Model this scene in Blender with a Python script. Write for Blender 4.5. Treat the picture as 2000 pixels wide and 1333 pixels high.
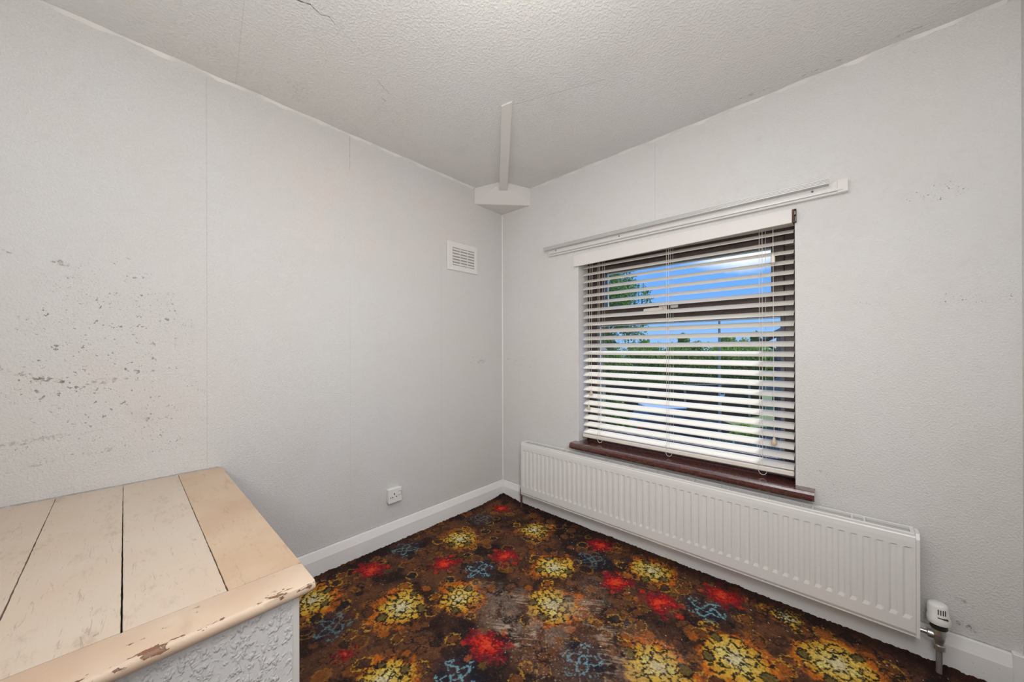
import bpy, math, random
import numpy as np
from mathutils import Vector, Matrix
random.seed(7)
RNG = np.random.default_rng(11)
D = bpy.data
SC = bpy.context.scene
COL = SC.collection
for o in list(D.objects):
    D.objects.remove(o)

# ------------------------------------------------------------------ camera
YAW, PITCH, ROLL = 0.7478, 0.0009, -0.0026
CAMP = Vector((2.0368, -2.0836, 1.195))
F0 = Vector((-math.sin(YAW), math.cos(YAW), 0)); R0 = Vector((math.cos(YAW), math.sin(YAW), 0)); U0 = Vector((0, 0, 1))
F1 = F0*math.cos(PITCH)+U0*math.sin(PITCH); U1 = -F0*math.sin(PITCH)+U0*math.cos(PITCH)
R2 = R0*math.cos(ROLL)+U1*math.sin(ROLL); U2 = -R0*math.sin(ROLL)+U1*math.cos(ROLL)
cd = D.cameras.new('camera'); cam = D.objects.new('camera', cd); COL.objects.link(cam)
m = Matrix((R2, U2, -F1)).transposed().to_4x4(); m.translation = CAMP
cam.matrix_world = m
cd.sensor_fit = 'HORIZONTAL'; cd.sensor_width = 36; cd.lens = 703.05/2000*36
cd.shift_y = 0.0073; cd.clip_start = 0.02; cd.clip_end = 500
SC.camera = cam
SC.view_settings.view_transform = 'Standard'
SC.view_settings.look = 'None'
SC.view_settings.exposure = 0.0
SC.view_settings.gamma = 1.0
SC.view_settings.use_curve_mapping = False

# ------------------------------------------------------------------ world sky
W = D.worlds.new('sky'); SC.world = W; W.use_nodes = True
nt = W.node_tree; nt.nodes.clear()
def wn(t, **k):
    n = nt.nodes.new(t)
    for a, b in k.items(): setattr(n, a, b)
    return n
wl = nt.links.new
out = wn('ShaderNodeOutputWorld'); bg = wn('ShaderNodeBackground'); tc = wn('ShaderNodeTexCoord')
sx = wn('ShaderNodeSeparateXYZ'); wl(tc.outputs['Generated'], sx.inputs[0])
ramp = wn('ShaderNodeValToRGB'); wl(sx.outputs['Z'], ramp.inputs[0])
e = ramp.color_ramp.elements
e[0].position = 0.0; e[0].color = (.30, .55, 1.0, 1)
e[1].position = 0.9; e[1].color = (.08, .25, .75, 1)
x = ramp.color_ramp.elements.new(.14); x.color = (.17, .43, 1.0, 1)
x = ramp.color_ramp.elements.new(.35); x.color = (.14, .38, .95, 1)
def cloudmask(direction, r0, r1):
    dn = Vector(direction).normalized()
    sub = wn('ShaderNodeVectorMath', operation='SUBTRACT'); wl(tc.outputs['Generated'], sub.inputs[0]); sub.inputs[1].default_value = dn
    sc = wn('ShaderNodeVectorMath', operation='MULTIPLY'); wl(sub.outputs[0], sc.inputs[0]); sc.inputs[1].default_value = (1, 1, 2.6)
    ln = wn('ShaderNodeVectorMath', operation='LENGTH'); wl(sc.outputs[0], ln.inputs[0])
    mr = wn('ShaderNodeMapRange'); wl(ln.outputs['Value'], mr.inputs[0])
    mr.inputs[1].default_value = r0; mr.inputs[2].default_value = r1; mr.inputs[3].default_value = 1; mr.inputs[4].default_value = 0
    return mr.outputs[0]
noi = wn('ShaderNodeTexNoise'); wl(tc.outputs['Generated'], noi.inputs['Vector']); noi.inputs['Scale'].default_value = 9; noi.inputs['Detail'].default_value = 7
cm = cloudmask((-.235, 1.149, .262), 0.02, .15)
ad = wn('ShaderNodeMath', operation='ADD'); wl(cm, ad.inputs[0]); wl(noi.outputs[0], ad.inputs[1])
mr = wn('ShaderNodeMapRange'); wl(ad.outputs[0], mr.inputs[0]); mr.inputs[1].default_value = .78; mr.inputs[2].default_value = 1.3
n2 = wn('ShaderNodeTexNoise'); wl(tc.outputs['Generated'], n2.inputs['Vector']); n2.inputs['Scale'].default_value = 2.3; n2.inputs['Detail'].default_value = 8
mr2 = wn('ShaderNodeMapRange'); wl(n2.outputs[0], mr2.inputs[0]); mr2.inputs[1].default_value = .60; mr2.inputs[2].default_value = .78; mr2.inputs[4].default_value = .7
mx = wn('ShaderNodeMath', operation='MAXIMUM'); wl(mr.outputs[0], mx.inputs[0]); wl(mr2.outputs[0], mx.inputs[1])
mix = wn('ShaderNodeMix', data_type='RGBA'); wl(mx.outputs[0], mix.inputs[0]); wl(ramp.outputs[0], mix.inputs[6]); mix.inputs[7].default_value = (1.02, 1.05, 1.1, 1)
wl(mix.outputs[2], bg.inputs[0]); bg.inputs[1].default_value = 1.12; wl(bg.outputs[0], out.inputs[0])

# ------------------------------------------------------------------ lights
def light(name, kind, loc, energy, color=(1, 1, 1), **k):
    l = D.lights.new(name, kind); l.energy = energy; l.color = color
    for a, b in k.items(): setattr(l, a, b)
    o = D.objects.new(name, l); COL.objects.link(o); o.location = loc
    return o
sun = light('sun', 'SUN', (3, 6, 12), 4.0, (1, .99, .97), angle=.02)
sun.rotation_euler = Vector((.27, .43, .705)).to_track_quat('Z', 'Y').to_euler()
light('pendant_bulb', 'POINT', (1.48, -1.48, 2.17), 5, (1, .97, .93), shadow_soft_size=.10)
a = light('bounce_flash', 'AREA', (2.2, -2.38, 1.30), 21, (1, .99, .985), shape='RECTANGLE', size=.4, size_y=.4)
a.rotation_euler = Vector((-.42, .50, .80)).to_track_quat('-Z', 'Y').to_euler()
b = light('side_fill', 'AREA', (2.34, -1.95, 1.85), 5.2, (1, .99, .985), shape='RECTANGLE', size=.25, size_y=.5, spread=1.9)  # added area fill for the low walls, no real lamp here
b.rotation_euler = (Vector((.6, -.3, 0))-Vector((2.34, -1.95, 1.85))).to_track_quat('-Z', 'Y').to_euler()
c = light('overhead_fill', 'AREA', (1.56, -1.57, 2.36), 9, (1, .99, .98), shape='RECTANGLE', size=1.2, size_y=.7)  # added unseen panel that brightens the room from above
c.rotation_euler = (0, 0, YAW)

# ------------------------------------------------------------------ material helpers
def s2l(c):
    return tuple(((v/255)/12.92 if v/255 <= .04045 else ((v/255+.055)/1.055)**2.4) for v in c)
class M:
    def __init__(s, name, color=(.8, .8, .8), rough=.6, metal=0, spec=.5):
        s.m = D.materials.new(name); s.m.use_nodes = True; s.t = s.m.node_tree; s.b = s.t.nodes['Principled BSDF']
        s.o = s.t.nodes['Material Output']
        s.b.inputs['Base Color'].default_value = (*color, 1); s.b.inputs['Roughness'].default_value = rough
        s.b.inputs['Metallic'].default_value = metal; s.b.inputs['Specular IOR Level'].default_value = spec
        s._c = None
    def n(s, t, **k):
        n = s.t.nodes.new(t)
        for a, b in k.items(): setattr(n, a, b)
        return n
    def l(s, a, b): s.t.links.new(a, b)
    def co(s):
        if s._c is None: s._c = s.n('ShaderNodeTexCoord').outputs['Object']
        return s._c
    def put(s, v, sock):
        if hasattr(v, 'node'): s.l(v, sock)
        else: sock.default_value = v
    def mp(s, scale, loc=(0, 0, 0)):
        n = s.n('ShaderNodeMapping'); s.l(s.co(), n.inputs[0]); n.inputs['Scale'].default_value = scale; n.inputs['Location'].default_value = loc
        return n.outputs[0]
    def noise(s, scale, detail=4, vec=None, rough=.55, dist=0):
        n = s.n('ShaderNodeTexNoise'); s.l(vec or s.co(), n.inputs['Vector']); n.inputs['Scale'].default_value = scale
        n.inputs['Detail'].default_value = detail; n.inputs['Roughness'].default_value = rough; n.inputs['Distortion'].default_value = dist
        return n.outputs[0]
    def voro(s, scale, vec=None, out='Distance', feature='F1', rnd=1):
        n = s.n('ShaderNodeTexVoronoi', feature=feature); s.l(vec or s.co(), n.inputs['Vector']); n.inputs['Scale'].default_value = scale
        n.inputs['Randomness'].default_value = rnd
        return n.outputs[out]
    def math(s, op, a, b=0.0, c=None):
        n = s.n('ShaderNodeMath', operation=op); s.put(a, n.inputs[0]); s.put(b, n.inputs[1])
        if c is not None: s.put(c, n.inputs[2])
        return n.outputs[0]
    def rng(s, v, a, b, c=0.0, d=1.0):
        n = s.n('ShaderNodeMapRange', interpolation_type='SMOOTHSTEP'); s.put(v, n.inputs[0])
        for i, q in enumerate((a, b, c, d)): n.inputs[i+1].default_value = q
        return n.outputs[0]
    def mix(s, f, a, b):
        n = s.n('ShaderNodeMix', data_type='RGBA'); s.put(f, n.inputs[0])
        s.put(a if hasattr(a, 'node') else (*a, 1), n.inputs[6]); s.put(b if hasattr(b, 'node') else (*b, 1), n.inputs[7])
        return n.outputs[2]
    def base(s, c): s.l(c, s.b.inputs['Base Color']); return s
    def roughness(s, c): s.l(c, s.b.inputs['Roughness']); return s
    def bump(s, h, dist, strength=1.0):
        n = s.n('ShaderNodeBump'); s.l(h, n.inputs['Height']); n.inputs['Distance'].default_value = dist; n.inputs['Strength'].default_value = strength
        s.l(n.outputs[0], s.b.inputs['Normal']); return s
    def xyz(s):
        n = s.n('ShaderNodeSeparateXYZ'); s.l(s.co(), n.inputs[0]); return n.outputs
    def blob(s, c, r):
        """1 at c falling to 0 at the ellipsoid radius r"""
        a = s.n('ShaderNodeVectorMath', operation='SUBTRACT'); s.l(s.co(), a.inputs[0]); a.inputs[1].default_value = c
        b = s.n('ShaderNodeVectorMath', operation='DIVIDE'); s.l(a.outputs[0], b.inputs[0]); b.inputs[1].default_value = r
        l = s.n('ShaderNodeVectorMath', operation='LENGTH'); s.l(b.outputs[0], l.inputs[0])
        return s.rng(l.outputs['Value'], 1.0, .2)
    def seg(s, p, q, w, jw=3.0, js=60):
        """thin mark along the segment p-q of half width w"""
        p = Vector(p); q = Vector(q); d = q-p; L = d.length; d.normalize()
        a = s.n('ShaderNodeVectorMath', operation='SUBTRACT'); s.l(s.co(), a.inputs[0]); a.inputs[1].default_value = p
        dt = s.n('ShaderNodeVectorMath', operation='DOT_PRODUCT'); s.l(a.outputs[0], dt.inputs[0]); dt.inputs[1].default_value = d
        cl = s.n('ShaderNodeClamp'); s.l(dt.outputs['Value'], cl.inputs[0]); cl.inputs[1].default_value = 0; cl.inputs[2].default_value = L
        sc = s.n('ShaderNodeVectorMath', operation='SCALE'); sc.inputs[0].default_value = d; s.l(cl.outputs[0], sc.inputs['Scale'])
        sb = s.n('ShaderNodeVectorMath', operation='SUBTRACT'); s.l(a.outputs[0], sb.inputs[0]); s.l(sc.outputs[0], sb.inputs[1])
        ln = s.n('ShaderNodeVectorMath', operation='LENGTH'); s.l(sb.outputs[0], ln.inputs[0])
        jit = s.math('MULTIPLY', s.math('SUBTRACT', s.noise(js, 3), .5), w*jw)
        return s.rng(s.math('ADD', ln.outputs['Value'], jit), w*1.3, w*.5)
    def maxi(s, l):
        r = l[0]
        for q in l[1:]: r = s.math('MAXIMUM', r, q)
        return r

WALLC = (.735, .705, .675)
def paper(name, specks, seams, bumpd=.0010, scale=150, seed=0, tone=1.0, marks=(), cracks=(), pink=()):
    q = M(name, WALLC, .78, spec=.25)
    off = q.mp((1, 1, 1), (seed*3.1, seed*1.7, seed))
    c = q.mix(q.rng(q.noise(1.3, 5, off), .35, .68), tuple(v*tone for v in (.735, .717, .697)), tuple(v*tone for v in (.740, .736, .730)))
    for cc, rr, am in pink:
        c = q.mix(q.math('MULTIPLY', q.math('MULTIPLY', q.blob(cc, rr), am), q.rng(q.noise(4, 3, off), .3, .65)), c, (.70, .635, .61))
    c = q.mix(q.math('MULTIPLY', q.rng(q.noise(2.2, 8, off, .7), .52, .75), .32), c, (.60, .585, .565))
    c = q.mix(q.math('MULTIPLY', q.rng(q.noise(26, 6, off, .75), .50, .72), .16), c, (.55, .53, .51))
    if specks:
        f = q.maxi([q.math('MULTIPLY', q.blob(a, b), g) for a, b, g in specks])
        v1 = q.noise(115, 2, off, .5); v3 = q.noise(230, 2, off, .5)
        gate = q.rng(q.math('ADD', q.noise(13, 5, off, .7), q.math('MULTIPLY', f, .22)), .50, .70)
        d1 = q.rng(q.math('ADD', v1, q.math('MULTIPLY', f, .02)), .625, .67); d2 = q.rng(v3, .63, .68)
        d = q.maxi([q.math('MULTIPLY', d1, q.rng(q.noise(30, 3, off), .50, .56)), q.math('MULTIPLY', d2, .6)])
        c = q.mix(q.math('MULTIPLY', q.math('MULTIPLY', d, gate), q.math('MULTIPLY', q.rng(f, 0, .35), .8)), c, (.20, .18, .17))
        c = q.mix(q.math('MULTIPLY', q.math('MULTIPLY', q.rng(f, 0, .8), q.rng(q.noise(9, 8, off, .8), .52, .72)), .22), c, (.45, .43, .41))
    for a, b, w, k in marks:
        c = q.mix(q.math('MULTIPLY', q.math('MULTIPLY', q.seg(a, b, w, 12.0, 12), q.rng(q.noise(70, 4, None, .7), .46, .62)), k), c, (.2, .18, .16))
    for a, b, w, k in cracks:
        c = q.mix(q.math('MULTIPLY', q.seg(a, b, w), k), c, (.16, .14, .12))
    for a, b, w, k in seams:
        c = q.mix(q.math('MULTIPLY', q.seg(a, b, w), k), c, (.42, .40, .38))
    q.base(c)
    n1 = q.noise(scale, 3, None, .5, .15); n2 = q.noise(scale*.27, 3)
    h = q.math('ADD', q.rng(n1, .38, .68), q.math('MULTIPLY', n2, .8))
    q.bump(h, bumpd, 1.0)
    return q.m
m_left = paper('left_wallpaper',
    specks=[((0, -2.10, 1.25), (1, .32, .42), 1.0), ((0, -2.27, 1.06), (1, .16, .09), 1.3), ((0, -1.97, .86), (1, .12, .09), 1.0), ((0, -.27, 1.1), (1, .10, .09), .5), ((0, -2.1, .95), (1, .4, .3), .8)],
    seams=[((0, -1.80, .6765), (0, -2.6, .6765), .0018, .95), ((0, -1.8, .1425), (0, -.02, .1425), .0016, .9), ((0, -1.838, .3), (0, -1.838, 2.38), .0014, .38), ((0, -1.221, .2), (0, -1.221, 1.6), .0014, .2), ((0, -1.221, 2.2), (0, -1.221, 2.39), .0016, .8), ((0, -.60, .3), (0, -.60, 1.9), .0014, .28)],
    marks=[((0, -2.36, 1.13), (0, -2.2, 1.07), .007, .9), ((0, -2.2, 1.07), (0, -2.0, 1.1), .005, .6), ((0, -2.4, .88), (0, -2.1, .90), .004, .45), ((0, -2.35, 1.52), (0, -2.22, 1.50), .004, .6),
           ((0, -2.3, .8), (0, -2.12, .82), .003, .4), ((0, -.335, 1.095), (0, -.20, 1.10), .006, .5), ((0, -.30, 1.105), (0, -.288, 1.10), .010, .8)],
    pink=[((0, -1.1, 2.0), (1, .75, .5), .8), ((0, -.5, 2.1), (1, .5, .35), .6), ((0, -2.0, 1.0), (1, .5, .4), .3)], seed=1, tone=.90)
m_right = paper('right_wallpaper',
    specks=[((2.38, 0, 1.38), (.14, 1, .04), 1.2), ((2.10, 0, 1.38), (.12, 1, .025), .6), ((2.30, 0, 1.78), (.14, 1, .045), 1.1), ((2.0, 0, .58), (.12, 1, .1), .5), ((.25, 0, 1.05), (.25, 1, .2), .4)],
    seams=[((.02, 0, .1425), (2.47, 0, .1425), .0018, .9), ((1.232, 0, 1.9), (1.232, 0, 2.39), .0015, .4), ((.18, 0, .2), (.18, 0, 2.1), .0012, .2), ((.72, 0, .5), (.72, 0, 1.0), .001, .2)],
    marks=[((2.31, 0, .185), (2.37, 0, .178), .006, .8), ((2.3, 0, .28), (2.38, 0, .262), .003, .6), ((1.98, 0, .63), (1.93, 0, .68), .003, .4), ((.05, 0, 1.12), (.16, 0, 1.10), .004, .35), ((1.12, 0, 1.62), (.9, 0, 1.3), .002, .2)],
    seed=2, bumpd=.0009, tone=.955)
m_plain = paper('back_wallpaper', [], [], seed=4)
m_ceil = paper('ceiling_paper', [],
    seams=[((.52, -1.80, 2.4), (.01, -1.737, 2.4), .0016, .28), ((.40, -1.22, 2.4), (.01, -1.19, 2.4), .0014, .25), ((.83, -.779, 2.4), (1.25, -.62, 2.4), .002, .45)],
    cracks=[((.64, -1.75, 2.4), (.653, -1.677, 2.4), .0024, .9), ((.653, -1.677, 2.4), (.668, -1.64, 2.4), .0026, .9), ((.668, -1.64, 2.4), (.655, -1.60, 2.4), .0018, .8), ((.655, -1.60, 2.4), (.668, -1.575, 2.4), .0016, .8), ((.668, -1.575, 2.4), (.652, -1.55, 2.4), .0012, .7),
            ((.652, -1.55, 2.4), (.60, -1.42, 2.4), .0009, .3), ((.41, -1.245, 2.4), (.40, -1.215, 2.4), .0018, .7), ((.50, -1.31, 2.4), (.46, -1.23, 2.4), .0012, .5)],
    pink=(), marks=[((.12, -1.95, 2.4), (.16, -1.55, 2.4), .05, .10), ((.16, -1.55, 2.4), (.06, -1.2, 2.4), .03, .08), ((1.8, -.05, 2.4), (1.5, -.06, 2.4), .006, .5), ((1.9, -.04, 2.4), (2.3, -.05, 2.4), .004, .4)],
    bumpd=.0011, scale=95, seed=3, tone=1.02)
q = M('relief_paper', (.72, .715, .71), .55, spec=.4)
c = q.mix(q.rng(q.noise(5, 4), .4, .7), (.74, .735, .73), (.66, .66, .66)); q.base(c)
h = q.math('ADD', q.rng(q.noise(90, 2, q.mp((1, 1, .8)), .5, .1), .45, .72), q.math('MULTIPLY', q.noise(25, 3), .5)); q.bump(h, .0027, 1.0); m_relief = q.m
q = M('white_gloss_paint', (.76, .755, .745), .38)
c = q.mix(q.math('MULTIPLY', q.rng(q.noise(3, 6, q.mp((1, 1, 3)), .7), .5, .75), .35), (.84, .835, .825), (.68, .68, .675))
c = q.mix(q.rng(q.voro(38), .06, .03), c, (.35, .33, .31)); q.base(c); q.bump(q.noise(18, 4), .0012); m_skirt = q.m
q = M('painted_trim', (.74, .718, .695), .5); q.bump(q.noise(40, 4), .0008); m_trim = q.m
q = M('radiator_enamel', (.77, .755, .735), .3); c = q.mix(q.rng(q.voro(30), .035, .02), (.76, .75, .735), (.3, .27, .24)); q.base(c); m_rad = q.m
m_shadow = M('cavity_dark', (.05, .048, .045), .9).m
m_grey = M('slot_grey', (.16, .155, .15), .8).m
q = M('white_plastic', (.80, .79, .77), .35); m_plastic = q.m
q = M('ivory_plastic', (.80, .74, .66), .4); m_ivory = q.m
m_chrome = M('worn_chrome', (.58, .58, .57), .3, .9).m
m_pipe = M('painted_pipe', (.20, .175, .165), .45).m
q = M('copper_pipe', (.16, .10, .075), .4, .5); m_copper = q.m
m_blackp = M('black_plastic', (.02, .02, .02), .5).m
# mahogany woodgrain upvc
q = M('mahogany_frame', (.075, .028, .022), .26, spec=.7)
w = q.noise(14, 6, q.mp((1, 6, 6)), .65); c = q.mix(q.rng(w, .35, .7), (.052, .034, .032), (.085, .056, .052)); q.base(c); q.bump(w, .0004); m_frame = q.m
q = M('mahogany_sill', (.085, .03, .022), .2, spec=.9); q.b.inputs['Coat Weight'].default_value = 1; q.b.inputs['Coat Roughness'].default_value = .13; q.b.inputs['Coat IOR'].default_value = 1.55
w = q.noise(20, 6, q.mp((.6, 7, 7)), .65); c = q.mix(q.rng(w, .35, .7), (.060, .013, .009), (.115, .026, .016)); q.base(c)
q.roughness(q.rng(q.noise(60, 5), .3, .7, .16, .34)); q.bump(q.noise(70, 3), .00025, .5); m_sill = q.m
m_spacer = M('spacer_bar', (.78, .80, .84), .35, .2).m
# glass
q = M('window_glass'); g = q.n('ShaderNodeBsdfGlossy'); g.inputs['Roughness'].default_value = .02; t = q.n('ShaderNodeBsdfTransparent'); t.inputs[0].default_value = (.97, .985, .98, 1)
fr = q.n('ShaderNodeLayerWeight'); fr.inputs[0].default_value = .5; mxs = q.n('ShaderNodeMixShader'); q.l(q.math('MULTIPLY_ADD', q.math('POWER', fr.outputs['Facing'], 4.0), .5, .03), mxs.inputs[0]); q.l(t.outputs[0], mxs.inputs[1]); q.l(g.outputs[0], mxs.inputs[2]); q.l(mxs.outputs[0], q.o.inputs[0]); m_glass = q.m
# blind
q = M('cream_slat', (.86, .83, .775), .36); tr = q.n('ShaderNodeBsdfTranslucent'); tr.inputs[0].default_value = (.85, .76, .62, 1)
ms = q.n('ShaderNodeMixShader'); ms.inputs[0].default_value = .12; q.l(q.b.outputs[0], ms.inputs[1]); q.l(tr.outputs[0], ms.inputs[2]); q.l(ms.outputs[0], q.o.inputs[0]); m_slat = q.m
m_cord = M('cream_cord', (.78, .72, .64), .7).m
m_tassel = M('beige_tassel', (.62, .50, .37), .45).m
m_rust = M('rusty_bracket', (.11, .05, .025), .7).m
# painted boards
def board(name, a, b, seed):
    q = M(name, a, .42)
    v = q.mp((1, 1, 1), (seed*2.3, seed*1.1, 0))
    c = q.mix(q.rng(q.noise(2.4, 6, v, .6), .35, .68), a, b)
    st = q.noise(7, 9, q.mp((1.0, 2.4, 1), (seed*1.3, 0, 0)), .78)
    c = q.mix(q.math('MULTIPLY', q.rng(st, .53, .68), .5), c, (.36, .27, .19))
    sc = q.noise(9, 4, q.mp((1.2, 9, 1), (0, seed*2.0, 0)), .8, 1.5)
    c = q.mix(q.math('MULTIPLY', q.rng(sc, .60, .66), .45), c, (.28, .20, .14))
    dots = q.math('MULTIPLY', q.rng(q.voro(24, v), .10, .05), q.rng(q.noise(5, 3, v), .52, .6))
    c = q.mix(q.math('MULTIPLY', dots, .5), c, (.18, .12, .08))
    q.base(c); q.bump(q.noise(30, 5, q.mp((.6, 3, 1))), .0012); return q.m
m_board = board('cream_painted_board', (.655, .56, .465), (.64, .51, .40), 1)
m_board2 = board('tan_painted_board', (.64, .49, .35), (.55, .38, .25), 2)
q = M('chipped_nosing', (.70, .55, .41), .42)
c = q.mix(q.rng(q.noise(4, 5), .35, .7), (.64, .51, .39), (.58, .42, .30))
wear = q.rng(q.math('ADD', q.noise(42, 6, q.mp((1, .4, 1)), .7), q.math('MULTIPLY', q.math('MULTIPLY', q.rng(q.xyz()[0], .580, .602), q.rng(q.xyz()[2], .655, .668)), .14)), .665, .69)
c = q.mix(wear, c, (.22, .10, .055)); q.base(c); q.bump(q.math('SUBTRACT', q.noise(25, 5), wear), .0016); m_nose = q.m

# ------------------------------------------------------------------ mesh helpers
OFF = {}
class MB:
    def __init__(s): s.v = []; s.f = []
    def add(s, vs, fs):
        b = len(s.v); s.v += [tuple(p) for p in vs]; s.f += [tuple(i+b for i in f) for f in fs]; return s
    def box(s, x0, x1, y0, y1, z0, z1):
        vs = [(x, y, z) for x in (x0, x1) for y in (y0, y1) for z in (z0, z1)]
        return s.add(vs, [(0, 1, 3, 2), (4, 6, 7, 5), (0, 4, 5, 1), (2, 3, 7, 6), (0, 2, 6, 4), (1, 5, 7, 3)])
    def bbox(s, x0, x1, y0, y1, z0, z1, r=.002):
        """box with chamfered edges"""
        cs = []
        for ix, x in enumerate((x0, x1)):
            for iy, y in enumerate((y0, y1)):
                for iz, z in enumerate((z0, z1)):
                    dx, dy, dz = (r if ix == 0 else -r), (r if iy == 0 else -r), (r if iz == 0 else -r)
                    cs += [(x, y+dy, z+dz), (x+dx, y, z+dz), (x+dx, y+dy, z)]
        I = lambda a, b, c, k: (a*4+b*2+c)*3+k
        fs = []
        for a in (0, 1):
            fs.append(tuple(I(a, b, c, 0) for b, c in ((0, 0), (0, 1), (1, 1), (1, 0))))
            fs.append(tuple(I(b, a, c, 1) for b, c in ((0, 0), (0, 1), (1, 1), (1, 0))))
            fs.append(tuple(I(b, c, a, 2) for b, c in ((0, 0), (0, 1), (1, 1), (1, 0))))
        for a in (0, 1):
            for b in (0, 1):
                fs.append((I(a, b, 0, 0), I(a, b, 1, 0), I(a, b, 1, 1), I(a, b, 0, 1)))
                fs.append((I(a, 0, b, 0), I(a, 1, b, 0), I(a, 1, b, 2), I(a, 0, b, 2)))
                fs.append((I(0, a, b, 1), I(1, a, b, 1), I(1, a, b, 2), I(0, a, b, 2)))
                for c in (0, 1): fs.append((I(a, b, c, 0), I(a, b, c, 1), I(a, b, c, 2)))
        return s.add(cs, fs)
    def prism(s, prof, axis, a, b):
        """extrude a closed 2-D profile along an axis from a to b"""
        n = len(prof); vs = []
        for t in (a, b):
            for u, w in prof:
                vs.append({'x': (t, u, w), 'y': (u, t, w), 'z': (u, w, t)}[axis])
        fs = [(i, (i+1) % n, n+(i+1) % n, n+i) for i in range(n)]
        fs += [tuple(range(n))[::-1], tuple(range(n, 2*n))]
        return s.add(vs, fs)
    def tube(s, pts, r, n=8):
        pts = [Vector(p) for p in pts]; vs = []; fs = []
        for i, p in enumerate(pts):
            d = (pts[min(i+1, len(pts)-1)]-pts[max(i-1, 0)]).normalized()
            ref = Vector((0, 0, 1)) if abs(d.z) < .9 else Vector((1, 0, 0))
            u = d.cross(ref).normalized(); w = d.cross(u)
            rr = r[i] if isinstance(r, (list, tuple)) else r
            for k in range(n):
                a = 2*math.pi*k/n; vs.append(p+(u*math.cos(a)+w*math.sin(a))*rr)
        for i in range(len(pts)-1):
            for k in range(n): fs.append((i*n+k, i*n+(k+1) % n, (i+1)*n+(k+1) % n, (i+1)*n+k))
        fs += [tuple(range(n)), tuple(range((len(pts)-1)*n, len(pts)*n))]
        return s.add(vs, fs)
    def lathe(s, c, prof, n=20, axis=Vector((0, 0, 1))):
        c = Vector(c); axis = Vector(axis).normalized()
        return s.tube([c+axis*h for h, r in prof], [max(r, 1e-4) for h, r in prof], n)
def obj(name, mb, mat, parent=None, smooth=False, label=None, loc=None, mesh=None):
    if mesh is None:
        off = Vector(OFF.get(parent.name, (0, 0, 0))) if parent else Vector((0, 0, 0))
        me = D.meshes.new(name)
        me.from_pydata([tuple(Vector(p)-off) for p in mb.v], [], mb.f); me.update()
        import bmesh
        bm = bmesh.new(); bm.from_mesh(me); bmesh.ops.recalc_face_normals(bm, faces=bm.faces); bm.to_mesh(me); bm.free()
        me.materials.append(mat)
        if smooth:
            me.polygons.foreach_set('use_smooth', [True]*len(me.polygons))
            me.set_sharp_from_angle(angle=math.radians(38)) if hasattr(me, 'set_sharp_from_angle') else None
    else: me = mesh
    o = D.objects.new(name, me); COL.objects.link(o)
    if parent: o.parent = parent; OFF[o.name] = OFF.get(parent.name, (0, 0, 0))
    else: OFF[o.name] = (0, 0, 0)
    if loc is not None: o.location = loc
    if label: o['label'] = label
    return o
def thing(name, label, cat, loc, group=None, rz=0):
    o = D.objects.new(name, None); COL.objects.link(o); o.location = loc; o.rotation_euler = (0, 0, rz); o.empty_display_size = .05
    o['label'] = label; o['category'] = cat
    if group: o['group'] = group
    OFF[o.name] = tuple(loc) if rz == 0 else (0, 0, 0)
    return o
def tag(o, label, cat, group=None):
    o['label'] = label; o['category'] = cat
    if group: o['group'] = group
    return o
def struct(name, mb, mat, label, smooth=False, parent=None):
    o = obj(name, mb, mat, parent, smooth)
    o['kind'] = 'structure'; o['label'] = label
    return o

# ------------------------------------------------------------------ room shell
H = 2.4; XR = 2.478; YB = -2.66
WX0, WX1, WZ0, WZ1 = .716, 1.867, .569, 1.80
TH = .29
struct('floor', MB().box(-.3, XR+.2, YB-.2, TH, -.15, 0), M('floorboards', (.2, .14, .09), .8).m, 'old floorboards under the patterned carpet')
struct('ceiling', MB().box(-.3, XR+.2, YB-.2, TH, H, H+.12), m_ceil, 'textured off-white papered ceiling with fine cracks')
struct('wall_left', MB().box(-.3, 0, YB-.2, TH, 0, H), m_left, 'white papered left wall with dark speckles and vertical paper seams')
struct('wall_right', MB().box(0, WX0, 0, TH, 0, H).box(WX1, XR, 0, TH, 0, H).box(WX0, WX1, 0, TH, 0, WZ0-.05).box(WX0, WX1, 0, TH, WZ1, H), m_right, 'white papered window wall above the long radiator')
struct('wall_side', MB().box(XR, XR+.2, YB-.2, TH, 0, H), m_plain, 'white papered wall at the right edge')
struct('wall_back', MB().box(0, XR, YB-.2, YB, 0, H), m_plain, 'white papered wall behind the viewer')
# skirting boards
prof = [(0, 0), (.022, 0), (.022, .098), (.020, .104), (.010, .138), (.007, .1405), (0, .1405)]
struct('baseboard_left', MB().prism([(a+.0005, b) for a, b in prof], 'y', -1.812, -.0), m_skirt, 'white gloss skirting board with chamfered top along left wall')
struct('baseboard_right', MB().prism([(-a-.0005, b) for a, b in prof], 'x', .023, 2.452), m_skirt, 'scuffed white skirting board under the radiator')
struct('trim_1', MB().bbox(2.452, 2.4775, -.024, -.0005, 0, .150, .002), m_skirt, 'small white block ending the skirting at the right edge')
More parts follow.
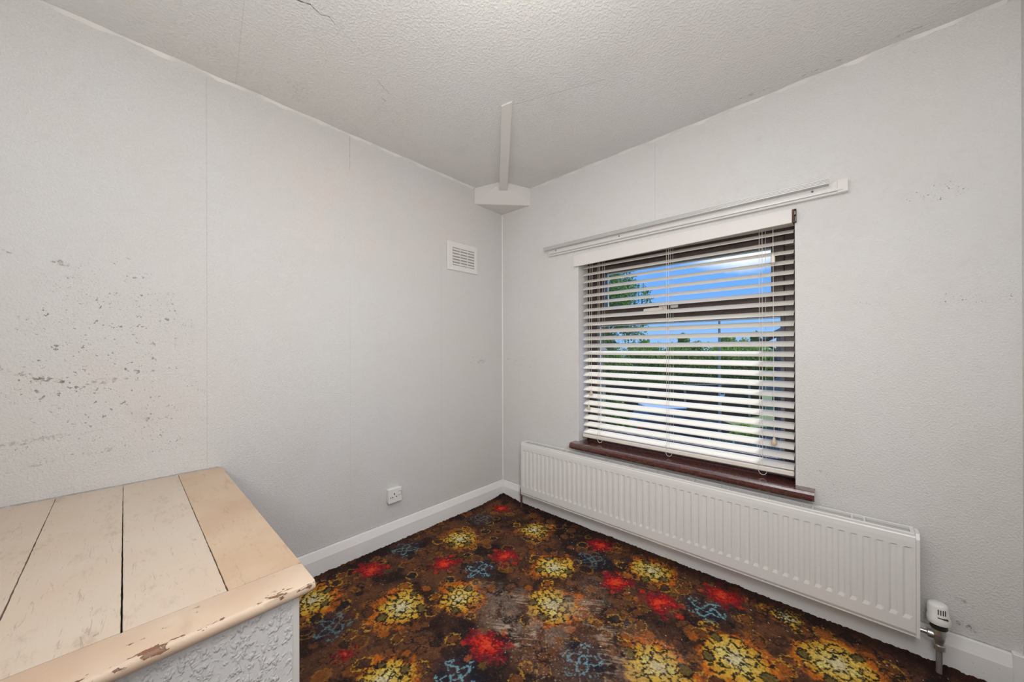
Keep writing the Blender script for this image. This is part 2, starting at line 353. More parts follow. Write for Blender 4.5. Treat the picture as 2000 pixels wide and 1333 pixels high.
# wavy paper lap along the wall-to-ceiling joints
def lap(name, along, a, b, label):
    mb = MB(); n = int(abs(b-a)/.02); vs = []
    for i in range(n+1):
        t = a+(b-a)*i/n
        w1 = .010+.004*math.sin(t*31)+.003*math.sin(t*73+1)+random.uniform(-.0012, .0012)
        w2 = .009+.003*math.sin(t*23+2)+random.uniform(-.001, .001)
        if along == 'y': vs += [(.0003, t, H-w1), (w2, t, H-.0003), (.0003, t, H-.0003)]
        else: vs += [(t, -.0003, H-w1), (t, -w2, H-.0003), (t, -.0003, H-.0003)]
    fs = []
    for i in range(n):
        for k in range(3): fs.append((i*3+k, i*3+(k+1) % 3, i*3+3+(k+1) % 3, i*3+3+k))
    mb.add(vs, fs); return struct(name, mb, m_trim, label, smooth=True)
lap('trim_2', 'y', -2.6, -.30, 'uneven paper lap along the left wall ceiling joint')
lap('trim_3', 'x', .30, 2.45, 'uneven paper lap along the window wall ceiling joint')
struct('trim_7', MB().prism([(.0003, -.0003), (.0065, -.0003), (.0003, -.0065)], 'z', .142, 2.277), m_trim, 'thin white caulk line down the room corner')
# corner boxing and hip timber
B1, B2, T1, T2, A = (.0005, -.295, 2.282), (.290, -.0005, 2.276), (.0005, -.297, 2.3995), (.30, -.0005, 2.3995), (.228, -.236, 2.3995)
Cb, Ct = (.0005, -.0005, 2.279), (.0005, -.0005, 2.3995)
struct('trim_4', MB().add([B1, B2, T1, T2, A, Cb, Ct], [(0, 4, 2), (0, 1, 4), (1, 3, 4), (0, 5, 1), (0, 2, 6, 5), (1, 5, 6, 3), (2, 4, 3, 6)]), m_trim, 'triangular white boxing across the upper room corner')
ax = Vector((1, -.985, 0)).normalized(); sd = Vector((ax.y, -ax.x, 0)); N = Vector((.81, -.795, 2.392)); Fp = Vector((.205, -.197, 2.352))
vs = []
for P, w, tp in ((Fp, .030, .03), (N, .026, .007)):
    vs += [P+sd*w, P-sd*w, P-sd*w+Vector((0, 0, tp+.0)), P+sd*w+Vector((0, 0, tp))]
vs[2].z = vs[3].z = 2.3995; vs[6].z = vs[7].z = 2.3995
vs[5] = vs[5]+ax*.035; vs[6] = vs[6]+ax*.035
struct('trim_5', MB().add(vs, [(0, 1, 2, 3), (4, 5, 6, 7), (0, 1, 5, 4), (1, 2, 6, 5), (2, 3, 7, 6), (3, 0, 4, 7)]), m_trim, 'slim white timber running along the ceiling to the corner boxing')

# ------------------------------------------------------------------ window
win = D.objects.new('window_1', None); COL.objects.link(win); win.location = (1.29, .14, .57); win['kind'] = 'structure'
win['label'] = 'mahogany-brown framed window with a top-hung upper light behind the blind'; OFF['window_1'] = (1.29, .14, .57)
FY0, FY1 = .118, .166
obj('frame', MB().bbox(WX0, .786, FY0, FY1, .57, WZ1, .003).bbox(1.816, WX1, FY0, FY1, .57, WZ1, .003)
    .bbox(.7855, 1.8165, FY0, FY1, .57, .632, .003).bbox(.7855, 1.8165, FY0, FY1, 1.352, 1.408, .003).bbox(.7855, 1.8165, FY0, FY1, 1.742, WZ1, .003)
    .prism([(FY0+.001, .632), (FY0-.012, .570), (FY0+.001, .570)], 'x', WX0+.001, WX1-.001), m_frame, win)
sx0, sx1, sz0, sz1 = .7845, 1.8175, 1.404, 1.745
sash = obj('sash', MB().bbox(sx0, .850, .106, .160, sz0, sz1, .004).bbox(1.766, sx1, .106, .160, sz0, sz1, .004)
    .bbox(.8495, 1.7665, .106, .160, sz0, 1.464, .004).bbox(.8495, 1.7665, .106, .160, 1.700, sz1, .004), m_frame, win)
obj('glazing_bead', MB().prism([(.125, .632), (.142, .632), (.142, .642)], 'x', .786, 1.816).prism([(.786, .125), (.786, .142), (.797, .142)], 'z', .632, 1.352), m_frame, win)
obj('glazing_bead', MB().prism([(1.816, .122), (1.816, .145), (1.800, .145), (1.798, .141)], 'z', .632, 1.352), M('sky_sheen_bead', (.20, .19, .23), .25).m, win, label='bead with painted sky sheen at the right of the lower pane')  # lavender-grey colour holds the sky's reflection on the frame side
sp = MB()
for (a, b, c, d) in ((.790, 1.812, .634, 1.350), (.850, 1.766, 1.464, 1.700)):
    sp.box(a, a+.007, .150, .160, c, d).box(b-.007, b, .150, .160, c, d).box(a+.007, b-.007, .150, .160, c, c+.005).box(a+.007, b-.007, .150, .160, d-.005, d)
obj('spacer_bar', sp, m_spacer, win)
obj('pane', MB().box(.787, 1.815, .146, .149, .632, 1.352), m_glass, win, label='large lower glass pane')
obj('pane', MB().box(.850, 1.766, .146, .149, 1.464, 1.700), m_glass, win, label='upper opening glass pane')
hd = obj('handle', MB().bbox(1.215, 1.262, .094, .1055, 1.418, 1.448, .003).lathe((1.238, .094, 1.433), [(0, .011), (.012, .010)], 12, (0, -1, 0))
    .prism([(1.244, 1.438), (1.244, 1.425), (1.19, 1.420), (1.135, 1.420), (1.130, 1.424), (1.130, 1.432), (1.137, 1.437), (1.19, 1.439)], 'y', .077, .087), m_ivory, win, label='cream handle at the foot of the upper light')
obj('latch', MB().bbox(1.285, 1.325, .090, .1055, 1.432, 1.448, .003), m_ivory, win)
sill = MB().prism([(-.070, .538), (-.072, .545), (-.071, .560), (-.064, .569), (-.05, .5705), (FY0, .5705), (FY0, .532), (-.066, .532)], 'x', WX0+.001, WX1-.001)
sill2 = MB()
sill2.prism([(-.070, .538), (-.072, .545), (-.071, .560), (-.064, .569), (-.05, .5705), (-.0005, .5705), (-.0005, .532), (-.066, .532)], 'x', .687, WX0+.001)
sill2.prism([(-.070, .538), (-.072, .545), (-.071, .560), (-.064, .569), (-.05, .5705), (-.0005, .5705), (-.0005, .532), (-.066, .532)], 'x', WX1-.001, 1.936)
sill.add(sill2.v, sill2.f)
obj('window_sill', sill, m_sill, win, smooth=False, label='glossy mahogany-brown window board')
# exterior leaf of the opening, seen only by the light
struct('trim_6', MB().box(WX0-.3, WX1+.3, TH, TH+.012, WZ1-.010, WZ1+.3), M('outside_lintel', (.35, .3, .27), .8).m, 'lintel face above the window outside')

# ------------------------------------------------------------------ venetian blind
bl = thing('venetian_blind', 'cream venetian blind with open tilted slats hung in the window recess', 'blind', (1.29, .05, .6))
SL0, SL1 = .729, 1.859
TILT = math.radians(29); SW = .050
prof = []
n = 6
for side in (0, 1):
    for i in range(n+1):
        t = i/n if side == 0 else 1-i/n
        u = (t-.5)*SW; crown = .0018*(1-(2*t-1)**2)+(.0024 if side else 0)
        prof.append((u*math.cos(TILT)-crown*math.sin(TILT), u*math.sin(TILT)+crown*math.cos(TILT)))
mbs = MB().prism(prof, 'x', -(SL1-SL0)/2, (SL1-SL0)/2)
NSL = 24; Z0 = 1.734; ZP = .0483
slat_mesh = None
cy = .036+SW/2*math.cos(TILT); 
for k in range(NSL):
    z = Z0-ZP*k+SW/2*math.sin(TILT)
    if slat_mesh is None:
        o = obj('slat', mbs, m_slat, None, smooth=True); slat_mesh = o.data; o.parent = bl; OFF[o.name] = OFF[bl.name]
    else: o = obj('slat', None, None, bl, mesh=slat_mesh)
    jz = random.uniform(-.0008, .0008)
    o.location = ((SL0+SL1)/2-1.29, cy-.05, z+jz-.6)
    o.rotation_euler = (random.uniform(-.03, .03), random.uniform(-.0008, .0008), 0)
zb = .6085
obj('bottom_rail', MB().bbox(SL0-.001, SL1+.001, .028, .080, zb-.0115, zb+.0115, .004), m_ivory, bl)
obj('head_rail', MB().bbox(SL0-.004, SL1+.003, .032, .088, 1.776, 1.7995, .002), m_ivory, bl)
vv = []
for y in (-.020, -.008):
    vv += [(.692, y, 1.747), (1.858, y, 1.766), (1.858, y, 1.829), (.692, y, 1.823)]
obj('valance', MB().add(vv, [(0, 1, 2, 3), (4, 5, 6, 7), (0, 1, 5, 4), (1, 2, 6, 5), (2, 3, 7, 6), (3, 0, 4, 7)]), m_trim, bl, label='painted white pelmet board of the blind')
obj('end_bracket', MB().box(1.860, 1.8655, -.018, .030, 1.768, 1.826).box(1.8655, 1.8735, -.018, -.001, 1.766, 1.770).box(1.8655, 1.8735, -.018, -.001, 1.797, 1.801).box(1.8655, 1.8735, -.018, -.001, 1.822, 1.826).box(1.8725, 1.8735, -.018, -.001, 1.766, 1.826), m_rust, bl, label='rusty open end bracket of the pelmet')
for xs in (.855, 1.292, 1.735):
    c = MB()
    c.tube([(xs-.008, .030, 1.776), (xs-.008, .0275, .62)], .0009, 5).tube([(xs+.004, .030, 1.776), (xs+.004, .0275, .62)], .0009, 5)
    c.tube([(xs-.004, .084, 1.776), (xs-.004, .083, .62)], .0009, 5).tube([(xs+.010, .084, 1.776), (xs+.010, .083, .62)], .0009, 5)
    for k in range(NSL):
        zz = Z0-ZP*k-.002; c.tube([(xs-.002, .031, zz), (xs-.002, .083, zz+.023)], .0007, 4)
    obj('ladder_cord', c, m_cord, bl)
    lp = []
    for i in range(11):
        a = math.pi*i/10; lp.append((xs+.004-.018*math.cos(a)+.0, .026, .606-.026*math.sin(a)))
    obj('cord_loop', MB().tube([(xs-.014, .027, .64)]+lp+[(xs+.022, .027, .610)], .0013, 6), m_cord, bl)
def pull(xs, ztop, zend, yb=.020, lean=0):
    c = obj('pull_cord', MB().tube([(xs, yb+.008, ztop), (xs+lean*.5, yb, (ztop+zend)/2), (xs+lean, yb, zend+.03)], .0011, 6), m_cord, bl)
    obj('tassel', MB().lathe((xs+lean, yb, zend), [(0, .006), (.0015, .0105), (.008, .0125), (.016, .0110), (.026, .0065), (.034, .0042), (.036, .002)], 14), m_tassel, c, smooth=True)
pull(.806, 1.77, .885, lean=-.006); pull(.790, 1.77, .787, lean=-.008); pull(1.783, 1.77, .735, .016, .003)
obj('cord_joiner', MB().lathe((1.783, .022, 1.600), [(0, .004), (.003, .0085), (.028, .0085), (.042, .0045), (.044, .002)], 12), m_ivory, bl, smooth=True)

# ------------------------------------------------------------------ curtain rail
cr = thing('curtain_rail', 'long white curtain rail with ridged track on a batten above the window', 'curtain rail', (1.25, 0, 1.85))
obj('batten', MB().bbox(.478, 2.044, -.020, -.0005, 1.853, 1.9065, .002), m_trim, cr)
tb = MB()
tb.prism([(-.0205, 1.893), (-.053, 1.893), (-.053, 1.897), (-.0505, 1.8985), (-.053, 1.900), (-.053, 1.903), (-.0505, 1.9045), (-.053, 1.906), (-.053, 1.909), (-.0505, 1.9105), (-.053, 1.912), (-.053, 1.9145), (-.0205, 1.9145)], 'x', .460, 1.985)
tb.prism([(-.0205, 1.863), (-.030, 1.863), (-.030, 1.869), (-.0205, 1.871)], 'x', .490, 2.03)
obj('track', tb, M('track_shade_grey', (.60, .60, .595), .35, .2).m, cr)  # grey base colour stands in for the shade under the track
obj('end_block', MB().bbox(2.012, 2.0455, -.026, -.0205, 1.854, 1.908, .001), m_trim, cr)
for x in (.545, 1.02, 1.93):
    obj('screw', MB().lathe((x, -.0203, 1.884), [(0, .0045), (.003, .0045), (.0045, .002)], 10, (0, -1, 0)), m_pipe, cr)

# ------------------------------------------------------------------ radiator
ra = thing('radiator', 'long white panel radiator with vertical flutes below the window', 'radiator', (1.26, -.06, .1), )
RX0, RX1, RZ0, RZ1, RYF, RYB = .287, 2.224, .132, .500, -.100, -.036
# fluted face as a height grid
xs = [RX0, RX0+.002]
NF = 53; fx0, fx1 = .315, 2.203; fp = (fx1-fx0)/(NF-1)
depth = {}
cols = [(RX0, 0), (RX0+.004, 0)]
for i in range(NF):
    c = fx0+fp*i; cols += [(c-.0125, 0), (c-.0058, 1), (c+.0058, 1), (c+.0125, 0)]
cols += [(RX1-.004, 0), (RX1, 0)]
rows = [(RZ0, 0, .004), (RZ0+.010, 0, 0), (.186, 0, 0), (.200, 1, 0), (.449, 1, 0), (.4535, 0, 0), (RZ1-.026, 0, 0), (RZ1-.008, 0, .0015), (RZ1, 0, .006)]
vs = []; fs = []
for z, g, back in rows:
    for x, d in cols:
        vs.append((x, RYF+back+(.0042 if (g and d) else 0), z))
nc = len(cols)
for r in range(len(rows)-1):
    for c in range(nc-1): fs.append((r*nc+c, r*nc+c+1, (r+1)*nc+c+1, (r+1)*nc+c))
rim = [(RX0, RYF+.012, RZ0), (RX1, RYF+.012, RZ0), (RX1, RYF+.012, RZ1), (RX0, RYF+.012, RZ1)]
mb = MB().add(vs, fs)
b = len(mb.v); mb.add([(RX0, RYF+.014, RZ0), (RX1, RYF+.014, RZ0), (RX1, RYF+.014, RZ1), (RX0, RYF+.014, RZ1)], [(0, 1, 2, 3)])
top = [(len(rows)-1)*nc+c for c in range(nc)]; bot = list(range(nc))
mb.f.append(tuple(top)+(b+2, b+3)); mb.f.append(tuple(bot)+(b+1, b)); mb.f.append(tuple(r*nc for r in range(len(rows)))+(b+3, b)); mb.f.append(tuple(r*nc+nc-1 for r in range(len(rows)))+(b+2, b+1))
obj('front_panel', mb, m_rad, ra)
obj('back_panel', MB().bbox(RX0, RX1, RYB, RYB+.008, RZ0, RZ1-.004, .002).tube([(RX0+.004, -.068, RZ0+.012), (RX1-.004, -.068, RZ0+.012)], .012, 10), m_rad, ra)
for xa, xb in ((RX0-.006, RX0+.001), (RX1+.0006, RX1+.0105)):
    obj('side_panel', MB().prism([(RYF+.003, RZ0-.008), (RYB+.008, RZ0-.008), (RYB+.008, RZ1+.004), (RYB-.006, RZ1+.009), (RYF+.012, RZ1+.006), (RYF+.003, RZ1-.014)], 'x', xa, xb), m_rad, ra)
obj('bottom_lip', MB().bbox(RX0, RX1, RYF+.005, RYF+.016, RZ0-.0085, RZ0-.0015, .001), m_rad, ra)
obj('slot_shade', MB().box(RX0+.01, RX1-.01, RYF+.018, RYB-.004, RZ0+.05, RZ1-.012), m_shadow, ra)  # near-black block, paints the shade seen through the grille slots
gr = MB()
gz = RZ1+.004
gr.bbox(RX0, RX1, RYF+.004, RYF+.015, gz-.010, gz+.003, .0025).bbox(RX0, RX1, RYB-.001, RYB+.007, gz-.008, gz+.005, .0015)
for k in range(4):
    y = RYF+.0235+k*.0098; gr.box(RX0, RX1, y-.0009, y+.0009, gz+.0006, gz+.0013)
x = RX0+.003
for k in range(12):
    for dx in (0, .036):
        xc = RX1-.135-k*.1585-dx
        if xc > RX0+.01: gr.box(xc-.003, xc+.003, RYF+.012, RYB, gz, gz+.003)
gr.box(RX0, RX0+.006, RYF+.012, RYB, gz-.004, gz+.003).box(RX1-.012, RX1, RYF+.012, RYB, gz-.004, gz+.003)
obj('top_grille', gr, m_rad, ra)
# thermostatic valve
vx, vy = 2.283, -.066
tv = obj('valve_body', MB().lathe((vx, vy, .096), [(0, .012), (.002, .0165), (.018, .0165), (.020, .013), (.032, .013), (.036, .0155), (.052, .0155), (.056, .019), (.078, .019), (.080, .015)], 18)
    .lathe((vx, vy, .145), [(0, .009), (.012, .009), (.013, .0145), (.028, .0145), (.030, .008), (.052, .008)], 14, (-1, 0, 0)), m_chrome, ra, smooth=True, label='chrome valve body')
tilt = Vector((-.05, .03, 1)).normalized()
obj('valve_collar', MB().lathe((vx, vy, .172), [(0, .020), (.004, .0225), (.016, .0215), (.018, .018)], 20, tilt), m_blackp, ra, smooth=True)
hb = Vector((vx, vy, .192))
hv = obj('valve_head', MB().lathe(hb, [(0, .024), (.002, .029), (.010, .0305), (.022, .0300), (.026, .0275), (.060, .0265), (.068, .024), (.072, .019), (.073, .0)], 28, tilt), m_plastic, ra, smooth=True, label='white thermostatic radiator valve head')
cdir = (Vector((CAMP.x, CAMP.y, 0))-Vector((vx, vy, 0))).normalized(); cdir = Vector((.05, -1, 0)).normalized(); cs = Vector((-cdir.y, cdir.x, 0))
sl = MB()
for k in range(4):
    c0 = hb+tilt*.056+cdir*.0268+cs*(-.001+k*.0062)*1.0; c0 = hb+tilt*.050+(cdir*math.cos((k-.6)*.23)+cs*math.sin((k-.6)*.23))*.0262
    sl.box(c0.x-.0011, c0.x+.0011, c0.y-.0025, c0.y+.002, c0.z-.009, c0.z+.009)
c0 = hb+tilt*.030+cdir*.0272+cs*.007
sl.box(c0.x-.013, c0.x+.012, c0.y-.001, c0.y+.006, c0.z-.0018, c0.z+.0015)
obj('head_slot', sl, m_blackp, hv)
obj('supply_pipe', MB().tube([(vx, vy, .100), (vx, vy, .0105)], .0082, 14), m_pipe, ra, smooth=True)
lx = .258
lv = obj('lockshield_valve', MB().lathe((lx, -.066, .098), [(0, .012), (.016, .014), (.03, .011), (.045, .014), (.062, .013), (.068, .009)], 14).tube([(lx, -.066, .143), (RX0-.004, -.066, .143)], .010, 10), m_chrome, ra, smooth=True)
obj('return_pipe', MB().tube([(lx, -.066, .102), (lx, -.066, .0105)], .0082, 12), m_copper, ra, smooth=True)
for xb_ in (.50, 2.0): obj('wall_bracket', MB().box(xb_, xb_+.03, -.029, -.0005, .16, .44), m_rad, ra)

# ------------------------------------------------------------------ air vent
av = thing('air_vent', 'square white louvred air vent high on the left wall', 'vent', (0, -.414, 1.75))
y0, y1, z0, z1 = -.552, -.276, 1.752, 1.957; iy0, iy1, iz0, iz1 = -.508, -.304, 1.790, 1.914
obj('frame', MB().bbox(.0005, .010, y0, iy0, z0, z1, .003).bbox(.0005, .010, iy1, y1, z0, z1, .003).bbox(.0005, .010, iy0-.003, iy1+.003, z0, iz0, .003).bbox(.0005, .010, iy0-.003, iy1+.003, iz1, z1, .003)
    .box(.001, .008, iy0+.0655, iy0+.0705, iz0, iz1).box(.001, .008, iy0+.1335, iy0+.1385, iz0, iz1), m_trim, av)
obj('backing', MB().box(.0004, .0015, iy0, iy1, iz0, iz1), M('vent_backing', (.42, .40, .38), .7).m, av)
lm = None
for c in range(3):
    for r in range(6):
        ya = iy0+c*.068+.002; zc = iz0+(r+.5)*(iz1-iz0)/6
        if lm is None:
            o = obj('louvre', MB().prism([(.0017, .006), (.0040, .006), (.0092, -.0050), (.0092, -.0072), (.0070, -.0072), (.0017, .002)], 'y', 0, .0635), m_trim); lm = o.data
            o.parent = av
        else: o = obj('louvre', None, None, av, mesh=lm)
        o.location = Vector((0, ya, zc))-Vector((0, -.414, 1.75))

# ------------------------------------------------------------------ wall socket
so = thing('wall_socket', 'white single switched power socket low on the left wall', 'socket', (0, -.965, .262))
obj('back_box', MB().bbox(.0005, .024, -1.007, -.923, .267, .349, .004), m_plastic, so)
fp_ = obj('face_plate', MB().bbox(.0242, .033, -1.009, -.921, .265, .351, .003), m_plastic, so)
pin = MB()
for yy, zz, a, b in ((-.972, .318, .0026, .0055), (-.9835, .300, .0035, .0028), (-.959, .300, .0035, .0028), (-.996, .300, .0025, .003)):
    pin.box(.0315, .0334, yy-a, yy+a, zz-b, zz+b)
obj('pin_hole', pin, m_blackp, fp_)
obj('rocker_switch', MB().bbox(.0332, .0375, -.946, -.930, .306, .326, .0015), m_plastic, fp_)
obj('switch_gap', MB().box(.0325, .0336, -.948, -.928, .3035, .3055).box(.0325, .0336, -.948, -.928, .3265, .3285).box(.0325, .0336, -.9285, -.9265, .304, .328), m_grey, fp_)

# ------------------------------------------------------------------ boxed-in stair bulkhead
bk = thing('stair_boxing', 'low papered boxing with a tan plank top against the left wall', 'boxing', (.55, -2.2, 0))
BT = .674; BX = 1.112; BY = -1.812
obj('body', MB().box(.0005, BX, YB+.001, BY, .0005, .646), m_relief, bk, label='white relief-papered side of the boxing')
obj('corner_bead', MB().bbox(BX-.012, BX+.0025, BY-.012, BY+.0025, .0005, .646, .002), m_trim, bk)
obj('gap_shade', MB().box(.012, 1.05, YB+.002, BY+.004, .6462, .6485), m_shadow, bk)  # near-black sheet, shade of the plank gaps put into colour
ys = [-1.790, -1.931, -2.086, -2.246, -2.402, -2.556, YB+.002]
for i in range(6):
    g = .0016 if i else .0
    ya, yb = ys[i+1]+.0004, ys[i]-(.0004 if i else 0)
    gb, gf = ((0, 0), (.0006, .0014), (.0006, .0024), (.0006, .0024), (.0006, .002), (.0006, .002))[i]
    n = 70; mb = MB(); vs = []
    for k in range(n+1):
        t = k/n; xx = .004+(1.058-.004)*t
        j1 = random.uniform(-.0005, .0005) if 0 < k < n and i else 0; j2 = random.uniform(-.0005, .0005) if 0 < k < n else 0
        grow = 0; yb_ = yb-(gb+(gf-gb)*t)
        hh = BT+(-.0006*i % .001)
        vs += [(xx, ya+j2+grow, .649), (xx, ya+j2+grow, hh-.0006), (xx, ya+j2+.0006, hh), (xx, yb_-j1-.0006, hh), (xx, yb_-j1, hh-.0006), (xx, yb_-j1, .649)]
    fs = []
    for k in range(n):
        for q_ in range(6): fs.append((k*6+q_, k*6+(q_+1) % 6, k*6+6+(q_+1) % 6, k*6+6+q_))
    fs += [tuple(range(6)), tuple(range(n*6, n*6+6))]
    mb.add(vs, fs)
    obj('plank', mb, m_board2 if i == 0 else m_board, bk, label='browner end plank of the top' if i == 0 else None)
# nosing with a rounded front edge
pr = [(1.0585, .649), (1.0585, BT-.0003), (1.06, BT), (1.152, BT), (1.157, BT-.0032), (1.1595, BT-.011), (1.1580, BT-.019), (1.152, BT-.0255), (1.142, .6468), (1.118, .6464), (1.118, .649)]
mb = MB(); vs = []; n = 60
for k in range(n+1):
    y = -1.789+(YB+.002+1.789)*k/n
    for u, w in pr:
        a = random.uniform(-.0006, .0006) if u > 1.12 else 0; e = (.004 if k == 0 and u > 1.12 else 0)
        vs.append((u+a-e, y, w+a*.5-(.003 if k == 0 and w > .66 else 0)))
m_ = len(pr); fs = []
for k in range(n):
    for q_ in range(m_): fs.append((k*m_+q_, k*m_+(q_+1) % m_, (k+1)*m_+(q_+1) % m_, (k+1)*m_+q_))
fs += [tuple(range(m_)), tuple(range(n*m_, n*m_+m_))]
mb.add(vs, fs); obj('nosing', mb, m_nose, bk, smooth=True, label='chipped tan front edge of the top')

# ------------------------------------------------------------------ ceiling lamp (just above the view)
lp = thing('pendant_lamp', 'white pendant lamp holder hanging from the ceiling above the view', 'lamp', (1.48, -1.48, 2.4))
obj('ceiling_rose', MB().lathe((1.48, -1.48, 2.399), [(0, .04), (.012, .038), (.018, .01)], 18, (0, 0, -1)), m_plastic, lp, smooth=True)
obj('flex', MB().tube([(1.48, -1.48, 2.383), (1.48, -1.48, 2.32)], .003, 8), m_plastic, lp)
obj('lamp_holder', MB().lathe((1.48, -1.48, 2.322), [(0, .012), (.01, .018), (.04, .018)], 14, (0, 0, -1)), m_plastic, lp, smooth=True)

# ------------------------------------------------------------------ carpet
def vnoise(X, Y, cell, seed):
    r = np.random.default_rng(seed); n = 257
    g = r.random((n, n)).astype(np.float32)
    u = X/cell; v = Y/cell; iu = np.floor(u).astype(int); iv = np.floor(v).astype(int); fu = u-iu; fv = v-iv
    fu = fu*fu*(3-2*fu); fv = fv*fv*(3-2*fv); iu %= n-1; iv %= n-1
    return (g[iu, iv]*(1-fu)+g[iu+1, iv]*fu)*(1-fv)+(g[iu, iv+1]*(1-fu)+g[iu+1, iv+1]*fu)*fv
def fbm(X, Y, cell, seed, o=3):
    s = 0; a = 1; t = 0
    for i in range(o): s = s+a*vnoise(X, Y, cell/2**i, seed+i); t += a; a *= .55
    return s/t
def ss(a, b, x):
    t = np.clip((x-a)/(b-a), 0, 1); return t*t*(3-2*t)
def L(c): return np.array(s2l(c))
def carpet_colour(X, Y):
    wx = X+(fbm(X, Y, .08, 1)-.5)*.030+(vnoise(X, Y, .016, 2)-.5)*.005; wy = Y+(fbm(X, Y, .08, 5)-.5)*.030+(vnoise(X, Y, .016, 6)-.5)*.005
    tear = (vnoise(X, Y, .006, 91)-.5)*1.5
    n1 = fbm(X, Y, .16, 21); n2 = fbm(X, Y, .05, 31); hf = vnoise(X, Y, .0065, 41)
    C = np.empty(X.shape+(3,), np.float32)
    C[:] = L((80, 54, 40))
    def lay(mask, col): 
        C[:] = C*(1-mask[..., None])+np.asarray(col)*mask[..., None]
    lay(ss(.50, .62, n1), L((40, 29, 28))); lay(ss(.53, .64, 1-n1)*.55, L((108, 68, 42))); lay(ss(.52, .7, n2)*.6, L((56, 38, 31)))
    dk = L((30, 27, 28))
    def circ(cx, cy, r, fill, edge, wd=.0035, k=1.0, dash=.55, rim=None):
        s = np.hypot(wx-cx, wy-cy)
        sel = s < r+.03
        if not sel.any(): return
        d = s[sel]; hm = hf[sel]; tr = tear[sel]; c = C[sel]
        if fill is not None:
            m_ = (1-ss(r-.003, r+.002, d+tr*.006))[..., None]*k; c = c*(1-m_)+np.asarray(fill)*m_
        if rim is not None:
            m_ = ((1-ss(wd*.8, wd*1.5, np.abs(d-r-.004+tr*.006)))*(hm > .35))[..., None]*k; c = c*(1-m_)+np.asarray(rim)*m_
        m_ = ((1-ss(wd*.6, wd*1.2, np.abs(d-r+tr*.009)))*(hm < dash+.12))[..., None]*k; c = c*(1-m_)+np.asarray(edge)*m_
        C[sel] = c
    rr = random.Random(5)
    # background rings and pebbles
    for i in range(760):
        cx, cy, r = rr.uniform(0, 2.45), rr.uniform(-1.75, 0), rr.uniform(.014, .036)
        f = rr.choice([L((92, 56, 34)), L((122, 72, 36)), L((34, 30, 34)), L((44, 32, 29)), None, L((100, 62, 40))])
        circ(cx, cy, r, f, dk if rr.random() < .8 else L((138, 92, 36)), .0042, rr.uniform(.65, 1.0), .72)
    for i in range(90):
        cx, cy, r = rr.uniform(0, 2.45), rr.uniform(-1.75, 0), rr.uniform(.018, .03)
        circ(cx, cy, r, rr.choice([L((34, 32, 38)), L((108, 64, 34))]), dk, .003, .85, rim=L((176, 132, 44)))
    BL = [(.17, -.39, .5), (.12, -.95, .9), (.59, -.79, 1), (.99, -.30, .8), (.42, -1.48, .8), (1.0, -1.27, 1.15), (1.3, -.9, 1.1), (1.57, -.29, 1), (2.1, -.62, 1), (1.75, -1.0, 1), (1.45, -1.45, 1)]
    for j, (cx, cy, k) in enumerate(BL):
        d = np.hypot(wx-cx, wy-cy); th = np.arctan2(wy-cy, wx-cx)+j*.7
        lay((1-ss(.05, .125, d+(n2-.5)*.06))*.75*min(k, 1), L((34, 36, 50)))
        blue = L((116, 160, 168)) if k >= 1 else L((100, 128, 130))
        star = .042*(1+.42*np.cos(4*th+.6*np.sin(th)))
        m1 = (1-ss(.0042, .0085, np.abs(d-star+tear*.010)))*(hf < .70)
        spk = np.abs(((th*5/(2*np.pi)) % 1)-.5); arc = np.abs(d-.062-.03*spk)
        m2 = (1-ss(.0030, .0062, arc+tear*.010))*(spk > .26)*(d < .095)*(hf < .62)
        m3 = (1-ss(.0028, .0055, np.abs(d-.016+tear*.006)))*(hf < .65)
        lay(np.clip(np.maximum(np.maximum(m1, m2), m3), 0, 1)*min(k, 1)*.9, blue)
    RD = [(.16, -.18, .8), (.16, -1.18, 1), (.41, -.88, 1), (.61, -.61, 1.05), (.95, -.13, .9), (1.18, -.39, 1.05), (1.4, -.39, 1.2), (.98, -1.10, 1.15), (.61, -1.5, .55), (1.60, -.13, 1.1), (2.05, -.9, 1), (1.5, -1.2, 1)]
    for j, (cx, cy, k) in enumerate(RD):
        R = .054*k; d = np.hypot(wx-cx, wy-cy); th = np.arctan2(wy-cy, wx-cx)
        edge = R*(.95+.07*np.cos(5*th+j)+1.1*(n2-.5)+.5*(vnoise(X, Y, .02, 55)-.5))
        for q_ in range(8):
            a = j+q_*2*math.pi/8; circ(cx+1.5*R*math.cos(a), cy+1.5*R*math.sin(a), .015*k, [L((172, 48, 30)), L((150, 84, 44)), L((96, 74, 34)), L((120, 24, 34))][q_ % 4], dk, .003, .85)
        lay((1-ss(-.012, .014, d-edge*1.2+tear*.022))*.85, L((128, 26, 38)))
        lay((1-ss(-.010, .008, d-edge*.74+tear*.024))*(.94 if k > .7 else .3), L((196, 42, 28)) if j != 1 else L((186, 44, 36)))
        lay((1-ss(.002, .006, np.abs(d-edge*.60+tear*.020)))*(hf < .5)*.75, L((96, 16, 20)))
        for q_ in range(6):
            a = j*.7+q_*math.pi/3; circ(cx+.62*R*math.cos(a), cy+.62*R*math.sin(a), .017*k, None, L((110, 22, 24)), .0032, .8, .45)
        lay((1-ss(-.004, .008, d-edge*.32+tear*.01))*.45, L((228, 84, 46)))
    YL = [(.27, -.66, .95), (.54, -.26, .95), (.54, -1.22, 1.12), (.69, -1.0, .95), (.88, -.5, 1.05), (1.04, -.74, 1.15), (1.27, -.18, 1.05), (1.52, -.74, 1.2), (.19, -1.48, 1), (.83, -1.46, 1), (1.73, -.50, 1.2), (2.01, -.27, 1.2), (1.84, -.10, .55), (1.25, -1.35, 1), (2.25, -.5, 1)]
